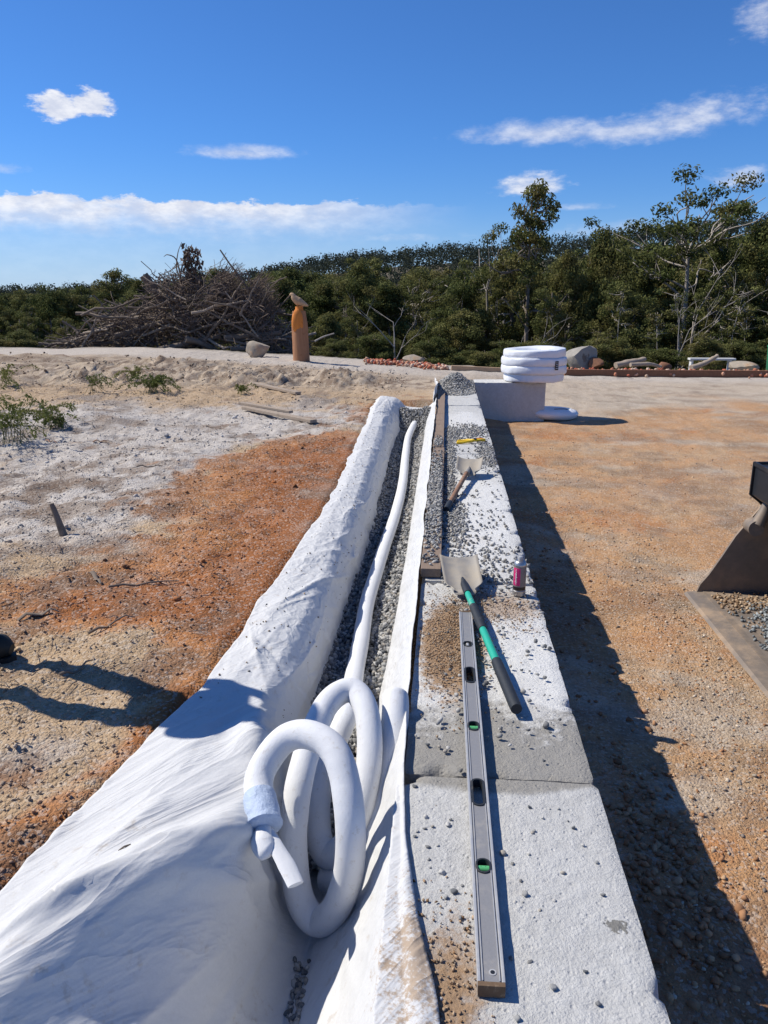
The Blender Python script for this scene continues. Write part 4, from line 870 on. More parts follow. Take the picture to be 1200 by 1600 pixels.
for bx_, bz_ in ((2.24, .28), (2.24, .14), (2.36, .06), (2.55, .29)):
    G().tube([(bx_, Yb-.030, bz_), (bx_, Yb-.042, bz_)], .014, 6).build('bolt', mBucket, bk)
for yy_ in (5.42, 4.1):
    q = crom([(2.31, yy_, .12), (2.275, yy_, .05), (2.25, yy_-.01, -.02), (2.22, yy_-.02, -.09)], 6); G().tube(q, np.interp(np.arange(len(q)), [0, 9, 18], [.028, .036, .05]), 16).build('hinge_lug', mBucket, bk, smooth=True)
    G().tube([(2.205, yy_-.05, -.11), (2.205, yy_+.06, -.11)], .055, 18).build('pin_boss', mBucket, bk, smooth=True)
r = np.random.default_rng(31); n_ = 5200; x_ = r.normal(2.40, .15, n_); y_ = r.normal(4.56, .30, n_); k = (x_ > 1.98) & (x_ < 2.7) & (y_ > Ya+.05) & (y_ < Yb-.2); x_, y_ = x_[k], y_[k]
z_ = -.648+.05*np.exp(-(((x_-2.50)/.2)**2+((y_-4.55)/.35)**2))
bg_ = scatter('bucket_gravel', np.stack([x_, y_, z_], 1), r.uniform(.008, .016, len(x_)), [(.16, .175, .18), (.24, .26, .265), (.32, .34, .34), (.12, .13, .135)], mStone, 32, True, .8)
tag(bg_, 'blue-grey gravel left on the floor of the loader bucket', 'gravel', None, 'stuff')
hx = np.linspace(2.15, 2.75, 24); hy = np.linspace(3.95, 5.2, 30); A, B = np.meshgrid(hx, hy); Hh = -.668+.066*np.exp(-(((A-2.50)/.2)**2+((B-4.55)/.38)**2))
idx = np.arange(A.size).reshape(A.shape); Fq = np.stack([idx[:-1, :-1], idx[:-1, 1:], idx[1:, 1:], idx[1:, :-1]], -1).reshape(-1, 4)
link('gravel_core', mk_mesh('gravel_core', np.stack([A, B, Hh], -1), Fq=Fq, smooth=True), mGravelBed, bg_)['kind'] = 'stuff'
n_ = 500; x_ = r.uniform(1.98, 2.7, n_); y_ = r.normal(5.33, .09, n_); k = y_ < Yb-.03
dc = scatter('bucket_soil', np.stack([x_[k], y_[k], np.full(k.sum(), -.648)], 1), r.uniform(.004, .016, k.sum()), [(.30, .2, .12), (.22, .14, .08), (.4, .3, .2)], mStone, 33, True, .8)
tag(dc, 'clods of brown soil at the back corner inside the loader bucket', 'soil', None, 'stuff')

# ================================================================== loose stones and grit on the ground
def ground_pts(n, rmin, rmax, a0, a1, r_, pw=1.):
    rr_ = rmin+(rmax-rmin)*r_.random(n)**pw; a = r_.uniform(a0, a1, n); x = rr_*np.sin(a); y = rr_*np.cos(a); return x, y
r = np.random.default_rng(41)
x, y = ground_pts(52000, 1.9, 13, .05, .62, r, 1.35); k = (x > .56) & ~((x > 1.8) & (x < 3) & (y > 3.85) & (y < 5.6)); x, y = x[k], y[k]
band = np.exp(-((x-(1.55+.05*np.sin(y*1.7)))/.33)**2)*sst(8.5-y, 0, 2)+.6*np.exp(-((x-1.0)/.5)**2)*np.exp(-((y-7.6)/.8)**2)+.35*np.exp(-((x-1.4)/.6)**2)*np.exp(-((y-10)/1.)**2)
keep = r.random(len(x)) < np.clip(.10+.8*band*fbm(x*3, y*2.5, 95, 4)*1.6, 0, 1); x, y = x[keep], y[keep]
z = ground_z(x, y); sz = (.0026+.0085*r.random(len(x))**3)*(1+.03*np.hypot(x, y))
RP = [(.46, .34, .23), (.40, .24, .13), (.34, .17, .085), (.50, .42, .33), (.30, .25, .20), (.24, .20, .17), (.44, .27, .15)]
gs = scatter('clay_stones', np.stack([x, y, z+sz*.15], 1), sz, RP, mStone, 42, True, .6, None, .45); tag(gs, 'pale stones and grit strewn over the orange clay right of the wall', 'gravel', None, 'stuff')
# larger broken stones lying in the wall's shadow
n_ = 300; c0 = P(1035, 1340, -.68); x = r.normal(c0[0], .10, n_); y = r.normal(c0[1]-.05, .30, n_); x2 = r.normal(.95, .12, 260); y2 = r.uniform(1.9, 6.5, 260); x2, y2 = x2[:120], y2[:120]; x = np.concatenate([x, x2]); y = np.concatenate([y, y2]); k = x > .6; x, y = x[k], y[k]
z = ground_z(x, y); sz = r.uniform(.008, .020, len(x)); o = scatter('broken_stones', np.stack([x, y, z+sz*.4], 1), sz, [(.36, .20, .11), (.28, .15, .08), (.38, .25, .15)], mStone, 43, True, .6, None, .5)
tag(o, 'patch of larger broken stones lying in the shadow of the wall', 'stone', None, 'stuff')
x, y = ground_pts(64000, 1.9, 15, -.74, -.06, r, 1.35); k = (x < -1.02) | ((y > 11.4) & (x < -.3)); x, y = x[k], y[k]
keep = r.random(len(x)) < .35+.9*(fbm(x*2, y*1.6, 96, 4)-.35); x, y = x[keep], y[keep]; z = ground_z(x, y); sz = (.0022+.0065*r.random(len(x))**2.2)*(1+.05*np.hypot(x, y))
cs = soil(x, y)*r.uniform(.75, 1.35, (len(x), 1)); gs2 = scatter('bank_grit', np.stack([x, y, z+sz*.2], 1), sz, RP, mStone, 44, False, .8)
c4 = np.ones((len(x)*6, 4), np.float32); c4[:, :3] = np.repeat(np.clip(cs*.75+.25*np.array((.45, .40, .34)), .02, .7), 6, 0); gs2.data.color_attributes['col'].data.foreach_set('color', c4.ravel())
tag(gs2, 'coarse grit and crumbs of sandy soil covering the left bank', 'gravel', None, 'stuff')
# clods and lumps of turned soil on the bank
x, y = ground_pts(9000, 2.6, 21, -.74, -.05, r, 1.0); k = (x < -1.08) | ((y > 11.6) & (x < -.4)); x, y = x[k], y[k]
keep = r.random(len(x)) < np.clip(1.9*(fbm(x*1.3, y*1.0, 97, 4)-.36)+.6*sst(y, 11.5, 13.5), 0, 1); x, y = x[keep], y[keep]; z = ground_z(x, y)
sz = (.003+.010*r.random(len(x))**3)*(1+.10*np.hypot(x, y)); cl = scatter('soil_clods', np.stack([x, y, z+sz*.2], 1), sz, RP, mStone, 46, True, .7, None, .4)
cs = soil(x, y)*r.uniform(.55, 1.25, (len(x), 1)); nv4 = len(ICOV); c4 = np.ones((len(x)*nv4, 4), np.float32); c4[:, :3] = np.repeat(cs, nv4, 0); cl.data.color_attributes['col'].data.foreach_set('color', c4.ravel())
tag(cl, 'lumps of turned sandy soil scattered over the left bank', 'soil', None, 'stuff')
# few stones caught in the fold of the sheet
fp = [P(470+sr.uniform(-12, 14)-(y_-1500)*.16, y_, -.435) for y_ in np.linspace(1490, 1610, 60)]
fp = np.array([(q[0], q[1], cloth_z(q[0], q[1])+.006) for q in fp]); fo = scatter('fold_gravel', fp, r.uniform(.007, .014, len(fp)), GREY, mStone, 45, True, .8); tag(fo, 'few grey gravel stones caught in the fold of the white sheet', 'gravel', None, 'stuff')
# crumbs of soil kicked onto the sheet
iy = r.integers(180, len(ys)-20, 260); iu = r.integers(int(.03*NT_), int(.34*NT_), 260); cp = FV[iy, iu]+np.array((0, 0, .004)); near_ = r.random(260) < .75+.25*(cp[:, 1] > 3)
o = scatter('sheet_crumbs', cp[near_], r.uniform(.002, .0065, near_.sum()), [(.20, .15, .11), (.30, .22, .15), (.16, .15, .14)], mStone, 47, True, .7); tag(o, 'specks of soil and grit lying on the white sheet', 'soil', None, 'stuff')

# ================================================================== trees
def leaf_quads(cen, rad, n, ls, r_, flat=.65, droop=.35):
    """n leaf-sized quads spread through an ellipsoid clump"""
    d = r_.normal(size=(n, 3)); d /= np.linalg.norm(d, axis=1)[:, None]; rr_ = r_.random(n)**.45
    c = cen+d*rr_[:, None]*rad*np.array((1, 1, flat))
    nrm = d*.7+r_.normal(size=(n, 3))*.75+np.array((0, 0, .35)); nrm /= np.linalg.norm(nrm, axis=1)[:, None]
    t = r_.normal(size=(n, 3))+np.array((0, 0, -droop*2)); t -= nrm*(t*nrm).sum(1)[:, None]; t /= np.linalg.norm(t, axis=1)[:, None]+1e-9
    b_ = np.cross(nrm, t); L_ = ls*r_.uniform(.7, 1.35, n)[:, None]; Wd = L_*r_.uniform(.32, .5, n)[:, None]
    V = np.stack([c-t*L_*.5, c+b_*Wd*.5+nrm*L_*.08, c+t*L_*.5, c-b_*Wd*.5-nrm*L_*.05], 1)
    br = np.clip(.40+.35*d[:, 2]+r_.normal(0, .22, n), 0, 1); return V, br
def tree_proto(seed, kind):
    r_ = np.random.default_rng(seed); H = 10.; g = G(); clumps = []
    lean = r_.normal(0, .25, 2)
    def wig(a, b_, n, amp):
        t = np.linspace(0, 1, n)[:, None]; q = a*(1-t)+b_*t; q[1:-1] += r_.normal(0, amp, (n-2, 3)); return q
    tops = {'dense': .93, 'tall': .94, 'open': .78, 'bush': .75, 'sapling': .9}[kind]
    tr = np.array([(0, 0, -.3), (lean[0]*.2, lean[1]*.2, H*.25), (lean[0]*.6+r_.normal(0, .15), lean[1]*.5, H*.5), (lean[0], lean[1], H*.72), (lean[0]*1.3+r_.normal(0, .2), lean[1]*1.3, H*tops)]); tr = crom(tr, 5)
    r0 = {'dense': .17, 'tall': .17, 'open': .17, 'bush': .08, 'sapling': .06}[kind]
    g.tube(tr, np.linspace(r0, r0*.18, len(tr)), 8)
    nb = {'dense': 19, 'tall': 15, 'open': 13, 'bush': 16, 'sapling': 7}[kind]
    for k in range(nb):
        f = {'dense': r_.uniform(.22, .95), 'tall': (.42+.55*k/nb), 'open': r_.uniform(.38, .95), 'bush': r_.uniform(.08, .9), 'sapling': r_.uniform(.6, .97)}[kind]
        p0 = tr[min(int(f*(len(tr)-1)), len(tr)-1)]; a = k*2.4+r_.uniform(-.5, .5)
        prof = {'dense': 2.9*math.sin(math.pi*min(1, (f*.95+.12)))**.6*r_.uniform(.7, 1.05), 'tall': (2.5 if f < .62 else 1.25)*r_.uniform(.5, 1.1), 'open': 3.4*r_.uniform(.6, 1.1), 'bush': 3.6*(1.05-f)**.5*r_.uniform(.6, 1.), 'sapling': .8*r_.uniform(.5, 1.1)}[kind]
        rise = {'dense': r_.uniform(.2, 1.3), 'tall': r_.uniform(.3, 1.2), 'open': r_.uniform(.8, 2.4), 'bush': r_.uniform(.2, 1.6), 'sapling': r_.uniform(.2, .8)}[kind]
        p1 = p0+np.array((math.cos(a)*prof, math.sin(a)*prof, rise)); p1[2] = min(p1[2], H*.97)
        br = wig(p0, p1, 5, .16); br = crom(br, 3); g.tube(br, np.linspace(r0*.42*(1-f*.5), .018, len(br)), 5)
        for j in range({'dense': 4, 'tall': 4, 'open': 4, 'bush': 4, 'sapling': 3}[kind]):
            tt = r_.uniform(.45, 1.05); q = p0*(1-tt)+p1*tt+r_.normal(0, .38 if kind != 'open' else .5, 3)
            rad = {'dense': r_.uniform(.55, .98), 'tall': r_.uniform(.34, .62), 'open': r_.uniform(.38, .68), 'bush': r_.uniform(.6, 1.0), 'sapling': r_.uniform(.3, .5)}[kind]
            clumps.append((q, rad)); sb = wig(p0*(1-tt*.6)+p1*tt*.6, q, 4, .06); g.tube(sb, np.linspace(.032, .01, 4), 4, cap=False)
    if kind in ('dense', 'bush'):
        for j in range(26):
            z_ = r_.uniform(.15 if kind == 'bush' else .32, .95); a = r_.uniform(0, 6.28); q = np.array((math.cos(a), math.sin(a), 0))*r_.uniform(.2, 2.1)*math.sin(math.pi*min(1, z_*.9+.12)); q[2] = z_*H*.95; clumps.append((q, r_.uniform(.5, .9)))
    VV = []; BR = []; GB = []
    for q, rad in clumps:
        n = int({'dense': 210, 'tall': 200, 'open': 230, 'bush': 210, 'sapling': 120}[kind]*(rad/.75)**1.6)+20
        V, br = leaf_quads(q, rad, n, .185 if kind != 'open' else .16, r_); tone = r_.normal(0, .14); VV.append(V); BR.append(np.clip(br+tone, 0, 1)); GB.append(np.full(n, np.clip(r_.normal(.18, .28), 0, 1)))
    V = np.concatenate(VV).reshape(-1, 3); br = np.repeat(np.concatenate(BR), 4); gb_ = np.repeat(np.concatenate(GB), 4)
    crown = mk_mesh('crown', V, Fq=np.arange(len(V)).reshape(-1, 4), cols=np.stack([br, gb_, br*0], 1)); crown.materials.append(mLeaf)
    VV = np.concatenate(g.v); tm = mk_mesh('trunk', VV, ngons=g.f, smooth=True); tm.materials.append(mPaleBark if kind in ('open', 'sapling') else mBark)
    return crown, tm
PROT = {k: [tree_proto(s, k) for s in ss] for k, ss in dict(dense=(101, 102, 103, 104), tall=(111, 112), open=(121, 122), bush=(131, 132, 133), sapling=(141, 142)).items()}
tcount = {}
def plant_tree(px, ty, Y, kind, label, group, wide=1., r_=random, var=None, name='gum_tree'):
    tp_ = PY(px, ty, Y); zb = gz(tp_[0], Y)-.25; h = max(1.2, tp_[2]-zb); pr = PROT[kind]; cr, tm = pr[(var if var is not None else r_.randrange(99)) % len(pr)]
    t = thing(name, label, 'tree' if kind != 'bush' else 'shrub', (tp_[0], Y, zb), group, (0, 0, r_.uniform(0, 6.28))); s = h/10.; w_ = s*wide*r_.uniform(.9, 1.12); t.scale = (w_, w_, s)
    link('trunk', tm, None, t); link('crown', cr, None, t); return t
tr_ = random.Random(5)
plant_tree(836, 268, 44, 'tall', 'tallest gum tree with dark clumped crown, rising behind the pipe roll', None, .68, tr_, 0)
plant_tree(1092, 296, 45, 'open', 'tall pale-limbed gum tree with open feathery crown at the right', None, .95, tr_, 0)
plant_tree(945, 350, 47, 'dense', 'gum tree with rounded dense top between the two tallest gums', None, .62, tr_, 1)
plant_tree(1205, 318, 43, 'dense', 'dark leafy gum cut by the right edge of the view', None, .8, tr_, 2)
plant_tree(775, 372, 47, 'open', 'slender open gum just left of the tallest gum', None, .8, tr_, 1)
def row(x0, x1, st, prof, ya, yb_, kinds, wide, jit, label, group, name='gum_tree'):
    x = x0
    while x < x1:
        ty = np.interp(x, *zip(*prof))+tr_.gauss(0, jit)
        plant_tree(x+tr_.uniform(-12, 12), ty, tr_.uniform(ya, yb_), tr_.choice(kinds), label, group, wide, tr_, None, name); x += st*tr_.uniform(.75, 1.25)
pB = [(-150, 462), (0, 464), (100, 448), (200, 444), (300, 446), (400, 432), (480, 432), (550, 425), (620, 440), (700, 442), (760, 420), (850, 408), (950, 394), (1050, 390), (1130, 378), (1200, 352), (1400, 345)]
pA = [(-150, 456), (0, 458), (100, 446), (200, 440), (350, 428), (450, 424), (520, 414), (600, 420), (700, 424), (850, 414), (1000, 398), (1200, 362), (1400, 350)]
pC = [(-150, 500), (100, 500), (300, 505), (430, 500), (500, 480), (560, 474), (620, 480), (680, 455), (740, 450), (800, 425), (860, 432), (940, 415), (1000, 440), (1080, 420), (1150, 415), (1200, 385), (1400, 360)]
pD = [(-150, 522), (430, 534), (600, 534), (800, 532), (1000, 534), (1400, 520)]
row(-150, 1400, 29, pA, 84, 112, ['dense', 'dense', 'dense', 'tall'], 1.15, 7, 'green gum tree in the distant row below the ridge', 'distant row of gums below the ridge')
row(-150, 1400, 36, pB, 56, 76, ['dense', 'dense', 'tall', 'tall', 'open'], 1.0, 13, 'dense green gum tree in the middle of the wood', 'gums in the middle of the wood')
row(-150, 1400, 44, pC, 38, 50, ['dense', 'tall', 'tall'], .95, 20, 'dense green gum tree at the front of the wood', 'gums at the front of the wood')
row(-150, 1400, 34, pD, 31, 37, ['bush', 'bush', 'dense'], 1.5, 9, 'low dark shrub at the foot of the wood', 'shrubs at the foot of the wood', 'shrub')
row(980, 1330, 36, [(980, 470), (1400, 450)], 34, 38, ['sapling'], 1.1, 25, 'thin pale-stemmed sapling at the right front of the wood', 'pale saplings at the front of the wood', 'sapling')
for px_, ty_, Y_, kd_, wd_, lb_ in ((1003, 372, 49, 'dense', .6, 'upright leafy gum left of the open feathery gum'), (1150, 352, 48, 'tall', .75, 'clumped tall gum right of the open feathery gum'), (895, 384, 46, 'dense', .6, 'leafy gum just right of the tallest gum'), (720, 415, 46, 'dense', .7, 'broad leafy gum left of the slender open gum'), (555, 398, 62, 'dense', .8, 'highest leafy gum between the carved post and the tan boulder')):
    plant_tree(px_, ty_, Y_, kd_, lb_, None, wd_, tr_)
for xa_, xb_ in ((-520, -150), (1400, 1900)):
    row(xa_, xb_, 46, pA, 84, 112, ['dense', 'dense', 'tall'], 1.3, 7, 'green gum tree in the distant row below the ridge', 'distant row of gums below the ridge')
    row(xa_, xb_, 52, pC, 40, 52, ['dense', 'dense', 'tall'], 1.2, 15, 'dense green gum tree at the front of the wood', 'gums at the front of the wood')
# bare dead gums
def dead_tree(px, py, ty, Y, label, seed, spread=1.):
    r_ = np.random.default_rng(seed); top = PY(px, ty, Y); zb = gz(top[0], Y)-.2; b0 = np.array((top[0], Y, zb)); h = top[2]-zb; g = G()
    def grow_(p0, d, ln, rad, lev):
        q = [p0]; 
        for i in range(5):
            d = d+r_.normal(0, .07, 3); d /= np.linalg.norm(d); q.append(q[-1]+d*ln/5)
        g.tube(q, np.linspace(rad, rad*.5, 6), 6 if lev < 2 else 4)
        if lev < 4:
            for k in range(2 if lev else 3):
                a = r_.normal(0, .55*spread, 3); a[2] = abs(a[2])*.3; nd = d+a; nd /= np.linalg.norm(nd); grow_(q[r_.integers(3, 6)] if k else q[-1], nd, ln*r_.uniform(.6, .8), rad*.55, lev+1)
    grow_(b0, np.array((r_.normal(0, .06), r_.normal(0, .06), 1.)), h*.36, .010*h, 0)
    t = thing('dead_tree', label, 'tree', tuple(b0)); g.build('bare_limbs', mPaleBark, t, smooth=True)
dead_tree(612, 560, 415, 33, 'bare pale dead tree standing alone behind the red rubble', 3, 1.1)
dead_tree(838, 560, 455, 36, 'bare silvery dead tree directly behind the pipe roll', 8, 1.)
dead_tree(880, 540, 355, 52, 'bare grey dead tree poking above the wood between tall gums', 14, 1.2)
dead_tree(1115, 540, 360, 40, 'tall bare pale dead gum in front of the open feathery gum', 21, 1.)
dead_tree(1062, 540, 430, 36, 'short bare dead gum left of the white plank seat', 27, 1.)

# far wooded hillside, one mass
r = np.random.default_rng(61); n_ = 5600; az_ = r.uniform(-1., 1., n_); rd = 118+310*r.random(n_)**.8; X_ = rd*np.sin(az_-.03); Y_ = rd*np.cos(az_-.03); Z_ = ground_z(X_, Y_)
Q = []; BR = []
for i in range(n_):
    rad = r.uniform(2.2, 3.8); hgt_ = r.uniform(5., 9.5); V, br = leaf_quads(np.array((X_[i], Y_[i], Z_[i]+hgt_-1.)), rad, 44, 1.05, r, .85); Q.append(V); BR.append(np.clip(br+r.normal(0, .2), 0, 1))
V = np.concatenate(Q).reshape(-1, 3); br = np.repeat(np.concatenate(BR), 4); fo_ = link('hillside_forest', mk_mesh('hillside_forest', V, Fq=np.arange(len(V)).reshape(-1, 4), cols=np.stack([br, br*.5, br*0], 1)), mLeafHazed)
tag(fo_, 'dark green eucalypt forest covering the far ridge', 'forest', None, 'stuff')

# ================================================================== heap of cleared branches
bpile = thing('brush_pile', 'big heap of dead branches and logs at the far left of the site', 'brush pile', (PY(280, 545, 27)[0], 27, gz(PY(280, 545, 27)[0], 27)))
bz = bpile.location.z; r = np.random.default_rng(71)
def pile_h(x): return np.interp(x, [95, 150, 230, 290, 340, 400, 440, 470], [.15, .85, 1.6, 2.0, 2.5, 2.35, .8, .2])*(.45+1.0*vn(np.asarray(x)/15., 0*np.asarray(x), 5))
def stick(g, c_, ln, az_, el_, rad, n=5, sd=4, bend=.12):
    d = np.array((math.cos(az_)*math.cos(el_), math.sin(az_)*math.cos(el_), math.sin(el_))); q = [c_-d*ln/2+d*ln*i/(n-1)+r.normal(0, bend*ln*.12, 3)*(0 < i < n-1) for i in range(n)]
    g.tube(q, np.linspace(rad, rad*.55, n), sd)
for k in range(170):
    px = r.uniform(105, 450); h = pile_h(px); c_ = np.array((PY(px, 500, 27)[0], 27+r.uniform(-1.6, 1.2), bz+.15+r.random()**.9*h*.85)); g = G(); fl = r.random() < .7
    stick(g, c_, r.uniform(1., 2.6), r.uniform(-.7, .7)+(math.pi if r.random() < .5 else 0), r.normal(0, .18) if fl else r.uniform(.3, 1.1), r.uniform(.02, .065), 6, 6); g.build('branch', mBranch if k % 6 else mGreyWood, bpile, smooth=True)
for k in range(34):
    px = r.uniform(130, 430); h = pile_h(px); c_ = np.array((PY(px, 500, 27)[0], 27+r.uniform(-1.2, .8), bz+.2+h*r.uniform(.6, 1.))); g = G(); stick(g, c_, r.uniform(1.4, 3.0), r.choice([0, math.pi])+r.normal(0, .5), r.uniform(.25, 1.1), r.uniform(.02, .05), 7, 6, .25); g.build('branch', mBranch, bpile, smooth=True)
for (x0, y0, x1, y1, rad, dy) in ((224, 430, 300, 505, .16, -.4), (245, 548, 345, 525, .12, -1.7), (290, 530, 345, 552, .11, -1.9), (350, 528, 440, 520, .10, -1.5), (100, 548, 180, 505, .07, -1.2), (180, 525, 262, 500, .09, -1.5), (360, 545, 425, 535, .09, -1.8), (300, 500, 420, 492, .06, -1.)):
    a, b_ = PY(x0, y0, 27+dy), PY(x1, y1, 27+dy+.6); g = G(); g.tube(crom([a, a*.6+b_*.4+r.normal(0, .05, 3), b_], 4), np.linspace(rad, rad*.75, 9), 9); o = g.build('log', mBranch, bpile, smooth=True)
g = G()
for k in range(2700):
    px = r.normal(310, 85) if k % 3 else r.uniform(100, 450); px = np.clip(px, 98, 465); h = pile_h(px); c_ = np.array((PY(px, 500, 27)[0], 27+r.uniform(-1.7, 1.4), bz+.05+r.random()**.8*h))
    stick(g, c_, r.uniform(.4, 1.3), r.uniform(0, 6.28), r.normal(.25, .5), r.uniform(.008, .020), 4, 3, .5)
for k in range(800):
    px = r.uniform(330, 425); h = pile_h(px); c_ = np.array((PY(px, 500, 27)[0], 27+r.uniform(-1., 1.), bz+h*.75+r.random()*.55)); stick(g, c_, r.uniform(.5, 1.3), r.uniform(-.5, .5), r.uniform(.4, 1.2), .010, 4, 3, .5)
g.build('twigs', mTwig, bpile)['kind'] = 'stuff'
# the uprooted dead sapling sticking out of the top, brown leaves still hanging
g = G(); b0 = PY(283, 500, 27); limbs = [[(283, 500), (285, 460), (282, 430), (290, 400), (300, 382)], [(282, 430), (275, 405), (262, 398), (256, 401)], [(286, 415), (296, 398), (306, 392), (312, 400)], [(284, 440), (276, 420), (278, 395), (284, 378)], [(290, 470), (302, 440), (308, 420)]]
for q in limbs: g.tube(crom([PY(x, y, 27+.1*(i % 2)) for i, (x, y) in enumerate(q)], 4), np.linspace(.055 if q is limbs[0] else .03, .008, (len(q)-1)*4+1), 6)
g.build('dead_sapling', mBranch, bpile, smooth=True)
VV = []
for k in range(28):
    q = PY(r.uniform(290, 313), r.uniform(395, 440), 27+r.uniform(-.3, .3)); V, _ = leaf_quads(q, .22, 14, .20, r, 1.6, 1.5); VV.append(V)
V = np.concatenate(VV).reshape(-1, 3)-np.array(bpile.location); me = mk_mesh('withered_leaves', V, Fq=np.arange(len(V)).reshape(-1, 4)); lv = link('withered_leaves', me, mTwig, bpile); lv['kind'] = 'stuff'

# ================================================================== carved post
pb = PY(471, 561, 21.6); pb[2] = gz(pb[0], 21.6)-.03
post = thing('carved_post', 'orange carved timber post with a wooden bird on its top', 'sculpture', tuple(pb))
zt = PY(468, 486, 21.6)[2]; hp_ = zt-pb[2]; th = np.linspace(0, 2*np.pi, 28, endpoint=False); V = []
hs = np.linspace(0, 1, 26)
for h in hs:
    rr_ = .235*(1-.08*h)*(1+.20*(fbm(np.cos(th)*2+3, np.sin(th)*2+h*1.5, 201, 3)-.5))*(1-.16*sst(h, .72, 1.)); V.append(np.stack([pb[0]+rr_*np.cos(th)-.02*h, pb[1]+rr_*np.sin(th), np.full(28, pb[2]+h*hp_)], 1))
F = [(i*28+j, i*28+(j+1) % 28, (i+1)*28+(j+1) % 28, (i+1)*28+j) for i in range(25) for j in range(28)]+[tuple(range(25*28, 26*28))]
G().add(np.concatenate(V), F).build('post_shaft', mPost, post, smooth=True)
c0 = np.array((pb[0]-.05, pb[1]-.17, pb[2]+hp_*.80)); g = G(); V = ICO2V*np.array((.17, .075, .34))*(1+.09*np.random.default_rng(3).uniform(-1, 1, (len(ICO2V), 1)))+c0; g.add(V, ICO2F.tolist()); g.build('cut_face', mFresh, post, smooth=True)
bd = np.array((pb[0]-.03, pb[1], zt))
g = G(); g.tube([bd+np.array((0, 0, -.03)), bd+np.array((.01, 0, .05)), bd+np.array((0, 0, .13))], [.15, .11, .10], 9); g.build('perch', mFresh, post, smooth=True)
body = crom([bd+np.array((.26, .02, .14)), bd+np.array((.14, .0, .19)), bd+np.array((.0, 0, .25)), bd+np.array((-.11, -.01, .34)), bd+np.array((-.16, -.01, .42)), bd+np.array((-.205, -.01, .44)), bd+np.array((-.25, -.01, .415))], 5)
G().tube(body, np.interp(np.arange(len(body)), [0, 5, 10, 15, 20, 25, 30], [.02, .07, .115, .09, .06, .045, .008]), 14).build('bird', mTan, post, smooth=True)

# ================================================================== rocks, logs and rubble along the far lip
def boulder(name, px, py, wpx, hpx, Y, mat, label, seed, tilt=0.):
    b0 = PY(px, py, Y); sc = Y*1.03/1200; zb = min(b0[2], gz(b0[0], Y)+.12); V, F = ico(3); rs = np.random.default_rng(seed)
    pl_ = rs.normal(size=(11, 3)); pl_ /= np.linalg.norm(pl_, axis=1)[:, None]
    for w_ in pl_:
        d = V@w_; V = V-np.outer(np.clip(d-rs.uniform(.50, .85), 0, None), w_)
    V = V*(1+.05*(fbm(V[:, 0]*3+seed, V[:, 1]*3+V[:, 2]*2, seed, 3)[:, None]-.5)); V = V/np.abs(V).max(0)*np.array((wpx*sc/2, wpx*sc/2*.8, hpx*sc*.62))
    c_, s_ = math.cos(tilt), math.sin(tilt); V = np.stack([V[:, 0]*c_-V[:, 2]*s_, V[:, 1], V[:, 0]*s_+V[:, 2]*c_], 1)
    me = mk_mesh(name, V, Ft=F, smooth=True); me.set_sharp_from_angle(angle=R(35)); o = link(name, me, mat); o.location = (b0[0], Y, zb+hpx*sc*.30); return tag(o, label, 'boulder')
boulder('boulder', 403, 556, 38, 26, 22.2, mBoulder, 'squat brown boulder beside the brush pile', 1)
boulder('boulder', 646, 565, 34, 13, 24.4, mBoulder, 'pale tan boulder behind the red rubble', 2)
boulder('boulder', 906, 572, 48, 38, 25.5, mGreyRock, 'largest grey split boulder beside the pipe roll', 3)
boulder('boulder', 931, 572, 22, 16, 25.2, mRust, 'small rusty-brown rock leaning on the large grey boulder', 9)
boulder('boulder', 1157, 579, 48, 15, 24.6, mBoulder, 'low pale boulder under the plank seat at the right', 5)
boulder('boulder', 1036, 570, 26, 12, 27.5, mRust, 'small orange-brown rock between the pale log and the plank seat', 6)
def log(name, pts_, rad, mat, label, Y):
    q = crom([PY(x, y, Y+i*.15) for i, (x, y) in enumerate(pts_)], 6); rn = np.random.default_rng(int(pts_[0][0])); g = G(); g.tube(q, np.linspace(rad, rad*.7, len(q))*(1+rn.uniform(-.16, .16, len(q))), 11, flat=.8); return tag(g.build(name, mat, None, smooth=True, sharp=R(50)), label, 'log')
log('log', [(962, 571), (985, 566), (1008, 561)], .13, mGreyWood, 'thick pale weathered log lying on the far edge', 24.6)
log('log', [(985, 570), (1015, 569), (1032, 573)], .09, mGreyWood, 'thin pale log beside the thick weathered log', 24.4)
log('log', [(1080, 575), (1102, 567), (1121, 556)], .10, mGreyWood, 'pale log leaning against the white plank seat', 24.3)
log('log', [(492, 533), (506, 526), (522, 521)], .035, mPaleBark, 'thin pale branch sticking up right of the carved post', 25.)
sb_ = PY(1112, 562, 25.4); seat = thing('plank_seat', 'white plank seat on short legs at the far right edge', 'bench', tuple(sb_))
wh = m_plain('white_painted_plank', (.62, .62, .60), .7, var=.15, scale=12)
G().box((sb_[0], 25.4, sb_[2]+.02), (1.4, .28, .06)).build('seat_plank', wh, seat, bevel=.006)
for s in (-.62, .55): G().box((sb_[0]+s, 25.4, sb_[2]-.20), (.06, .22, .38)).build('leg', wh, seat)
gb2 = PY(1200, 578, 23.6); zz = gz(gb2[0], 23.6); tank = thing('green_bin', 'green plastic bin cut by the right edge of the view', 'bin', (gb2[0]+.22, 23.6, zz))
mBin = m_plain('green_plastic', (.02, .17, .085), .5, var=.15)
G().lathe([(.22, 0), (.26, .05), (.29, .75), (.29, .78)], (gb2[0]+.22, 23.6, zz), 20).build('bin_body', mBin, tank, smooth=True, sharp=R(40)); G().lathe([(.31, .78), (.31, .83), (.25, .88), (.05, .90)], (gb2[0]+.22, 23.6, zz), 20).build('lid', mBin, tank, smooth=True, sharp=R(40))
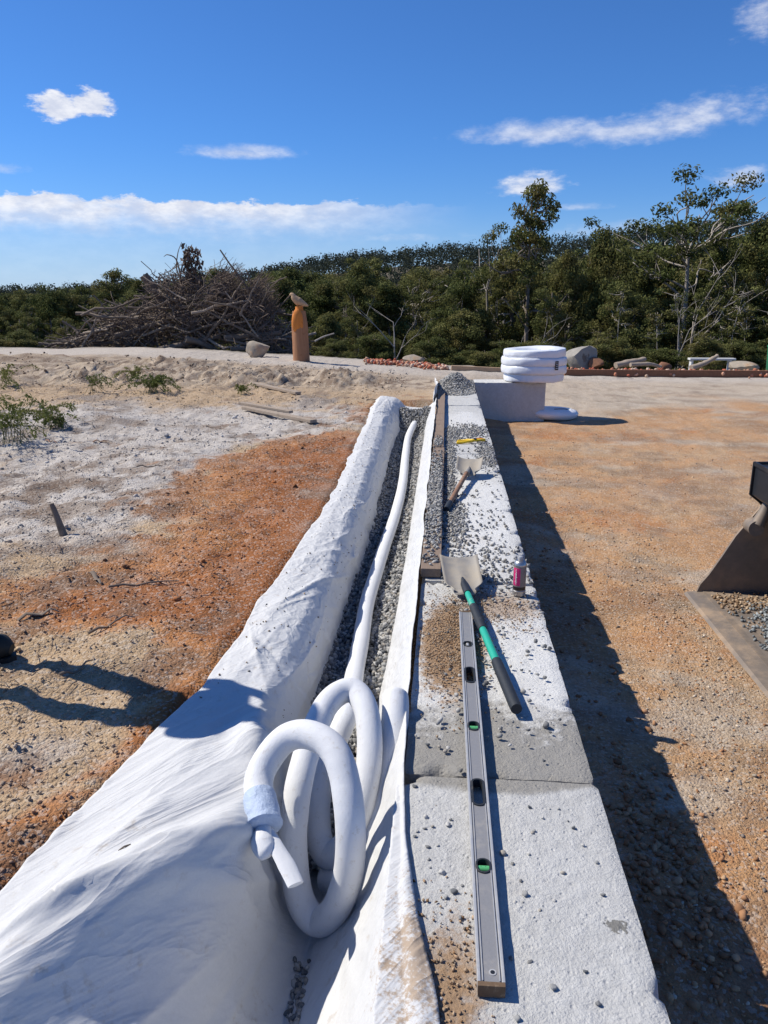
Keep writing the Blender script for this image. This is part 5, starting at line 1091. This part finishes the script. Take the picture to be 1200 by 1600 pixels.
def beam(x0, y0, x1, y1, Y0, Y1, th_, mat, label):
    a, b_ = PY(x0, y0, Y0), PY(x1, y1, Y1); a[2] = gz(a[0], Y0)+th_*.35; b_[2] = gz(b_[0], Y1)+th_*.35; d = b_-a; ln = np.linalg.norm(d); ez = np.array((0, 0, 1.)); ex = d/ln; ey = np.cross(ez, ex); ey /= np.linalg.norm(ey); ez = np.cross(ex, ey)
    return tag(G().box((a+b_)/2, (ln, .12, th_), np.stack([ex, ey, ez], 1)).build('edging_beam', mat, None, bevel=.01), label, 'beam')
beam(882, 578, 1330, 592, 22.4, 23.0, .20, mRust, 'long rusty-red beam edging the site behind the pipe roll')
beam(705, 573, 800, 575, 22.3, 22.4, .17, mTan, 'short tan beam edging the site left of the pipe roll')
r = np.random.default_rng(81); n_ = 900; px = np.concatenate([r.uniform(570, 700, 420), r.uniform(885, 1330, 480)]); Yq = np.where(px < 800, r.normal(22.6, .25, n_), r.normal(23.3, .35, n_)); X_ = np.array([PY(a, 567, b_)[0] for a, b_ in zip(px, Yq)]); Z_ = ground_z(X_, Yq); left_ = px < 800
sz = np.where(left_, r.uniform(.03, .075, n_), r.uniform(.02, .07, n_)); rub = scatter('red_rubble', np.stack([X_, Yq, Z_+sz*.5+np.where(left_, .05*r.random(n_), .10*r.random(n_))], 1), sz, [(.36, .10, .06), (.42, .17, .10), (.48, .26, .17), (.52, .38, .29)], mBrick, 82, True, .8)
tag(rub, 'strip of red and tan rubble along the far edge of the site', 'rubble', None, 'stuff')

# ================================================================== left bank: planks, plants, sticks
def plank(x0, y0, x1, y1, wd, th_, label, z=.03):
    a, b_ = P(x0, y0, .05), P(x1, y1, .05); a[2] = gz(a[0], a[1])+z; b_[2] = gz(b_[0], b_[1])+z; d = b_-a; ln = np.linalg.norm(d); ex = d/ln; ey = np.cross((0, 0, 1), ex); ey /= np.linalg.norm(ey); ez = np.cross(ex, ey)
    return tag(G().box((a+b_)/2, (ln, wd, th_), np.stack([ex, ey, ez], 1)).build('timber_stake', mGreyWood, None, bevel=.006), label, 'timber')
plank(382, 636, 490, 656, .10, .04, 'nearest long weathered timber stake on the white sand', .035)
plank(376, 633, 455, 645, .07, .035, 'weathered timber stake lying against the nearest long stake', .07)
plank(398, 603, 466, 616, .10, .04, 'farther weathered timber stake lying on the sandy bank', .035)
mStem = m_plain('bracken_stem', (.13, .13, .05), .8)
def fern(px, py, hgt_, n, label, seed, spread=1.):
    p0 = P(px, py, .06); p0[2] = gz(p0[0], p0[1])-.01; r_ = np.random.default_rng(seed); g = G(); VV = []; BR = []
    for k in range(n):
        a = r_.uniform(0, 6.28); d = np.array((math.cos(a), math.sin(a), 0))*spread*r_.uniform(.3, 1.1)*hgt_; tp_ = p0+d*1.0+np.array((0, 0, hgt_*r_.uniform(.35, .9))); md = p0+d*.35+np.array((0, 0, hgt_*.55))
        q = crom([p0+r_.normal(0, .10, 3)*np.array((1, 1, 0)), md, tp_, tp_+d*.25-np.array((0, 0, .06))], 5); g.tube(q, np.linspace(.003, .0015, len(q)), 4)
        for c_ in q[3:]:
            V, br = leaf_quads(c_, .042, 4, .034, r_, .5, .2); VV.append(V); BR.append(br)
    t = thing('bracken_fern', label, 'plant', tuple(p0), 'bracken plants on the left bank'); g.build('stems', mStem, t)
    V = np.concatenate(VV).reshape(-1, 3)-p0; br = np.repeat(np.concatenate(BR), 4); me = mk_mesh('fronds', V, Fq=np.arange(len(V)).reshape(-1, 4), cols=np.stack([br, br*.6, br*0], 1)); link('fronds', me, mFern, t)
fern(238, 612, .32, 34, 'compact dark green bracken clump on the sand, nearest the timber stakes', 1, 1.3)
fern(210, 596, .30, 12, 'small bracken sprig just behind the compact dark clump', 2)
fern(140, 614, .36, 9, 'sparse upright bracken left of the compact dark clump', 3)
fern(22, 686, .52, 26, 'tall loose bracken nearest at the left edge', 4)
fern(-30, 670, .60, 20, 'tall bracken cut by the left edge of the view', 5)
fern(68, 664, .32, 12, 'mid-sized bracken right of the tall loose one', 6)
fern(100, 665, .22, 8, 'low bracken sprig trailing towards the sand', 7)
fern(10, 605, .40, 14, 'bracken standing farthest back at the left edge', 8)
fern(375, 612, .22, 7, 'tiny bracken sprig beside the farther timber stake', 9)
# broken stick stump and litter
p0 = P(95, 832, .03); p0[2] = gz(p0[0], p0[1]); g = G(); g.tube(crom([p0+np.array((.02, 0, -.03)), p0+np.array((0, 0, .05)), p0+np.array((-.03, .01, .14)), p0+np.array((-.045, .01, .19))], 4), np.linspace(.026, .014, 13), 9); tag(g.build('stick_stump', mBranch, None, smooth=True), 'short broken stick standing up from the left bank', 'stick')
sr = random.Random(15)
for k, (px, py, ln, lab) in enumerate(((455, 985, .20, 'dark thin stick lying on the orange soil near the sheet'), (175, 980, .22, 'dark thin stick lying on the soil above the boot shadow'), (150, 900, .16, 'short brown bark strip on the bank'), (225, 915, .35, 'long bent twig on the orange soil'), (80, 690, .22, 'reddish bark slab lying among the bracken shadows'), (160, 690, .20, 'reddish bark slab right of the bracken'), (330, 665, .3, 'dark twig lying across the white sand'), (590, 625, .4, 'dark twig near the far end of the sheet'), (235, 740, .22, 'twig lying on the grey sand'), (60, 960, .18, 'curled bark piece above the boot'), (120, 1050, .14, 'thin twig between the two leg shadows'), (250, 1180, .10, 'tiny twig on the sandy soil by the sheet'))):
    p0 = P(px, py, .0); 
    if p0[0] > -1.0 and p0[1] < 11: continue
    a = sr.uniform(-.9, .9); q = []
    for i in range(6):
        x_, y_ = p0[0]+math.cos(a)*ln*(i/5-.5), p0[1]+math.sin(a)*ln*(i/5-.5)+.03*ln*math.sin(i*1.7); q.append((x_, y_, gz(x_, y_)+.014+.01*math.sin(i*2.)))
    tag(G().tube(q, np.linspace(.007, .003, 6)*(2.2 if 'bark' in lab else 1), 7, flat=.4 if 'bark' in lab else 1.).build('bark_piece' if 'bark' in lab else 'twig', mRawWood if 'reddish' in lab else mBranch, None, smooth=True), lab, 'bark' if 'bark' in lab else 'twig')
tw = G(); r = np.random.default_rng(91); x, y = ground_pts(1000, 2.6, 16, -.72, -.1, r, 1.); k = (x < -1.1)
for x_, y_ in zip(x[k], y[k]):
    ln = r.uniform(.02, .07)*(1+.10*y_); a = r.uniform(0, 6.28); z_ = gz(x_, y_)+.008; z2 = gz(x_+math.cos(a)*ln, y_+math.sin(a)*ln)+.012
    tw.tube([(x_, y_, z_), (x_+math.cos(a)*ln*.5, y_+math.sin(a)*ln*.5+.01, (z_+z2)/2+.008), (x_+math.cos(a)*ln, y_+math.sin(a)*ln, z2)], [.0022, .002, .0012], 3)
tl_ = tw.build('ground_litter', mBranch); tag(tl_, 'fine dry twigs and bark litter strewn over the left bank', 'litter', None, 'stuff')
q = [P(205, 1330, .05), P(186, 1340, .05)]; q = [(a[0], a[1], cloth_z(a[0], a[1])+.004) for a in q]; tag(G().tube([q[0], ((q[0][0]+q[1][0])/2, (q[0][1]+q[1][1])/2, (q[0][2]+q[1][2])/2+.004), q[1]], [.003, .0025, .0015], 5).build('twig', mBranch), 'little dry twig lying on the white sheet', 'twig')

# ================================================================== worker standing on the bank at the left, mostly out of view
def worker():
    zg = gz(-2.0, 2.8); bx, by = -2.10, 2.725
    t = thing('person', 'person in dark work boots and trousers standing at the left edge, casting leg shadows', 'person', (bx, by, zg))
    J = dict(pel=(0, 0, 1.12), wai=(.01, 0, 1.20), che=(.0, 0, 1.34), nec=(.0, 0, 1.50), hd1=(.02, 0, 1.57), hd2=(.03, 0, 1.68), hd3=(.02, 0, 1.76))
    rad = dict(pel=.11, wai=.115, che=.135, nec=.052, hd1=.088, hd2=.112, hd3=.075); E_ = [('pel', 'wai'), ('wai', 'che'), ('che', 'nec'), ('nec', 'hd1'), ('hd1', 'hd2'), ('hd2', 'hd3')]
    feet = {'l': (.12, .125), 'r': (-.06, -.105)}
    for s, sg in (('l', 1), ('r', -1)):
        fx, fy = feet[s]
        for k_, v, rd in ((f'hip{s}', (0, .090*sg, 1.05), .050), (f'thi{s}', (fx*.4, fy*.98, .80), .060), (f'kne{s}', (fx*.65+.02, fy, .50), .051), (f'cal{s}', (fx*.8-.0, fy, .34), .050), (f'ank{s}', (fx-.03, fy, .12), .042)): J[k_] = v; rad[k_] = rd
        E_ += [('pel', f'hip{s}'), (f'hip{s}', f'thi{s}'), (f'thi{s}', f'kne{s}'), (f'kne{s}', f'cal{s}'), (f'cal{s}', f'ank{s}')]
        for k_, v, rd in ((f'sho{s}', (0, .18*sg, 1.43), .056), (f'elb{s}', (.07, .18*sg, 1.21), .040), (f'wri{s}', (.24, .12*sg, 1.27), .030), (f'pal{s}', (.28, .08*sg, 1.31), .032), (f'knu{s}', (.30, .065*sg, 1.345), .028)): J[k_] = v; rad[k_] = rd
        E_ += [('che', f'sho{s}'), (f'sho{s}', f'elb{s}'), (f'elb{s}', f'wri{s}'), (f'wri{s}', f'pal{s}'), (f'pal{s}', f'knu{s}')]
    def skin(J, rad, E_, root):
        keys = list(J); me = bpy.data.meshes.new('body'); me.from_pydata([J[k] for k in keys], [(keys.index(a), keys.index(b_)) for a, b_ in E_], [])
        o = bpy.data.objects.new('tmp', me); COL.objects.link(o); o.modifiers.new('s', 'SKIN'); sb = o.modifiers.new('u', 'SUBSURF'); sb.levels = 2; sb.render_levels = 2
        for i, k in enumerate(keys): me.skin_vertices[0].data[i].radius = (rad[k],)*2; me.skin_vertices[0].data[i].use_root = (k == root)
        dg = bpy.context.evaluated_depsgraph_get(); m2 = bpy.data.meshes.new_from_object(o.evaluated_get(dg)); bpy.data.objects.remove(o); m2.polygons.foreach_set('use_smooth', np.ones(len(m2.polygons), bool)); return m2
    mT = m_plain('dark_trousers', (.030, .034, .045), .9, var=.3, scale=40); mS = m_plain('navy_shirt', (.05, .07, .12), .9, var=.25, scale=40); mK = m_plain('skin', (.45, .25, .17), .55, var=.08); mB = m_plain('dark_boot_leather', (.022, .025, .024), .6, var=.4, scale=40, dirt=(.2, .15, .1, 1), dscale=14, dlo=.55, dhi=.8, damt=.5); mH = m_plain('straw_hat', (.30, .25, .17), .9, var=.3, scale=60); mHr = m_plain('brown_hair', (.05, .03, .02), .8)
    me = skin(J, rad, E_, 'pel'); V = np.array([v.co[:] for v in me.vertices])
    # face relief
    hd = (V[:, 2] > 1.54) & (V[:, 0] > .03)
    V[hd, 0] += .030*np.exp(-((V[hd, 1]/.016)**2+((V[hd, 2]-1.64)/.022)**2))-.010*np.exp(-(((np.abs(V[hd, 1])-.034)/.016)**2+((V[hd, 2]-1.67)/.014)**2))+.008*np.exp(-((V[hd, 1]/.03)**2+((V[hd, 2]-1.60)/.010)**2))
    me.vertices.foreach_set('co', V.astype(np.float32).ravel())
    for m_ in (mT, mS, mK): me.materials.append(m_)
    for p_ in me.polygons:
        c_ = p_.center; arm = c_.x > .10 or (abs(c_.y) > .19 and c_.z < 1.3)
        p_.material_index = 2 if (c_.z > 1.47 or (arm and c_.x > .19 and c_.z > 1.15)) else (1 if (c_.z > 1.13 or False) else 0)
    b_ = link('body', me, None, t)
    for sg in (1, -1):
        g = G()
        for f_, (dy, ln, dx_) in enumerate(((.024, .070, .0), (.008, .080, .004), (-.008, .076, .003), (-.022, .060, .0))):
            y_ = .062*sg+dy*sg; q = [(.295, y_, 1.335), (.308+dx_, y_, 1.365), (.302, y_-.003*sg, 1.37+ln*.40), (.285, y_-.006*sg, 1.37+ln*.75)]; G().tube(crom(q, 3), np.linspace(.0095, .0075, 10), 8).build('finger', mK, None, smooth=True).parent = t
        q = [(.28, .075*sg, 1.30), (.26, .045*sg, 1.325), (.262, .03*sg, 1.35), (.268, .025*sg, 1.375)]; G().tube(crom(q, 3), np.linspace(.0115, .0085, 10), 8).build('thumb', mK, None, smooth=True).parent = t
        G().tube(crom([(.0, .092*sg, 1.66), (.012, .104*sg, 1.675), (.012, .106*sg, 1.645), (.004, .094*sg, 1.625)], 3), .010, 8).build('ear', mK, None, smooth=True).parent = t
        e = G(); e.add(ICOV*.011+np.array((.105, .034*sg, 1.67)), ICOF.tolist()); e.build('eye', mHr, None, smooth=True).parent = t
    G().tube([(.117, -.022, 1.60), (.123, 0, 1.602), (.117, .022, 1.60)], .005, 6).build('mouth', m_plain('lip', (.34, .13, .10)), None, smooth=True).parent = t
    hr = G(); hr.lathe([(.086, 1.69), (.090, 1.72), (.078, 1.775), (.045, 1.80), (.01, 1.806)], (.006, 0, 0), 20); hr.build('hair', mHr, None, smooth=True).parent = t
    for s, (fx, fy) in feet.items():
        q = crom([(fx-.10, fy, .055), (fx-.05, fy, .065), (fx+.05, fy, .058), (fx+.13, fy, .050), (fx+.17, fy, .042)], 5); g = G().tube(q, np.interp(np.arange(len(q)), [0, 5, 10, 15, 20], [.040, .050, .050, .050, .022]), 14)
        g.tube([(fx-.035, fy, .05), (fx-.035, fy, .12), (fx-.03, fy, .19)], [.048, .052, .056], 14); bt = g.build('boot', mB, None, smooth=True); bt.parent = t
        G().prism([(fx-.145, fy-.045), (fx-.05, fy-.045), (fx+.08, fy-.052), (fx+.165, fy-.035), (fx+.185, fy), (fx+.165, fy+.035), (fx+.08, fy+.052), (fx-.05, fy+.045), (fx-.145, fy+.045)], 2, -.004, .016).build('boot_sole', mB, None).parent = t
    return t
worker().scale = (1, 1, 1.08)
print('TRIS', sum(len(m.loop_triangles) if m.loop_triangles else sum(len(p.vertices)-2 for p in m.polygons) for m in bpy.data.meshes if m.users))
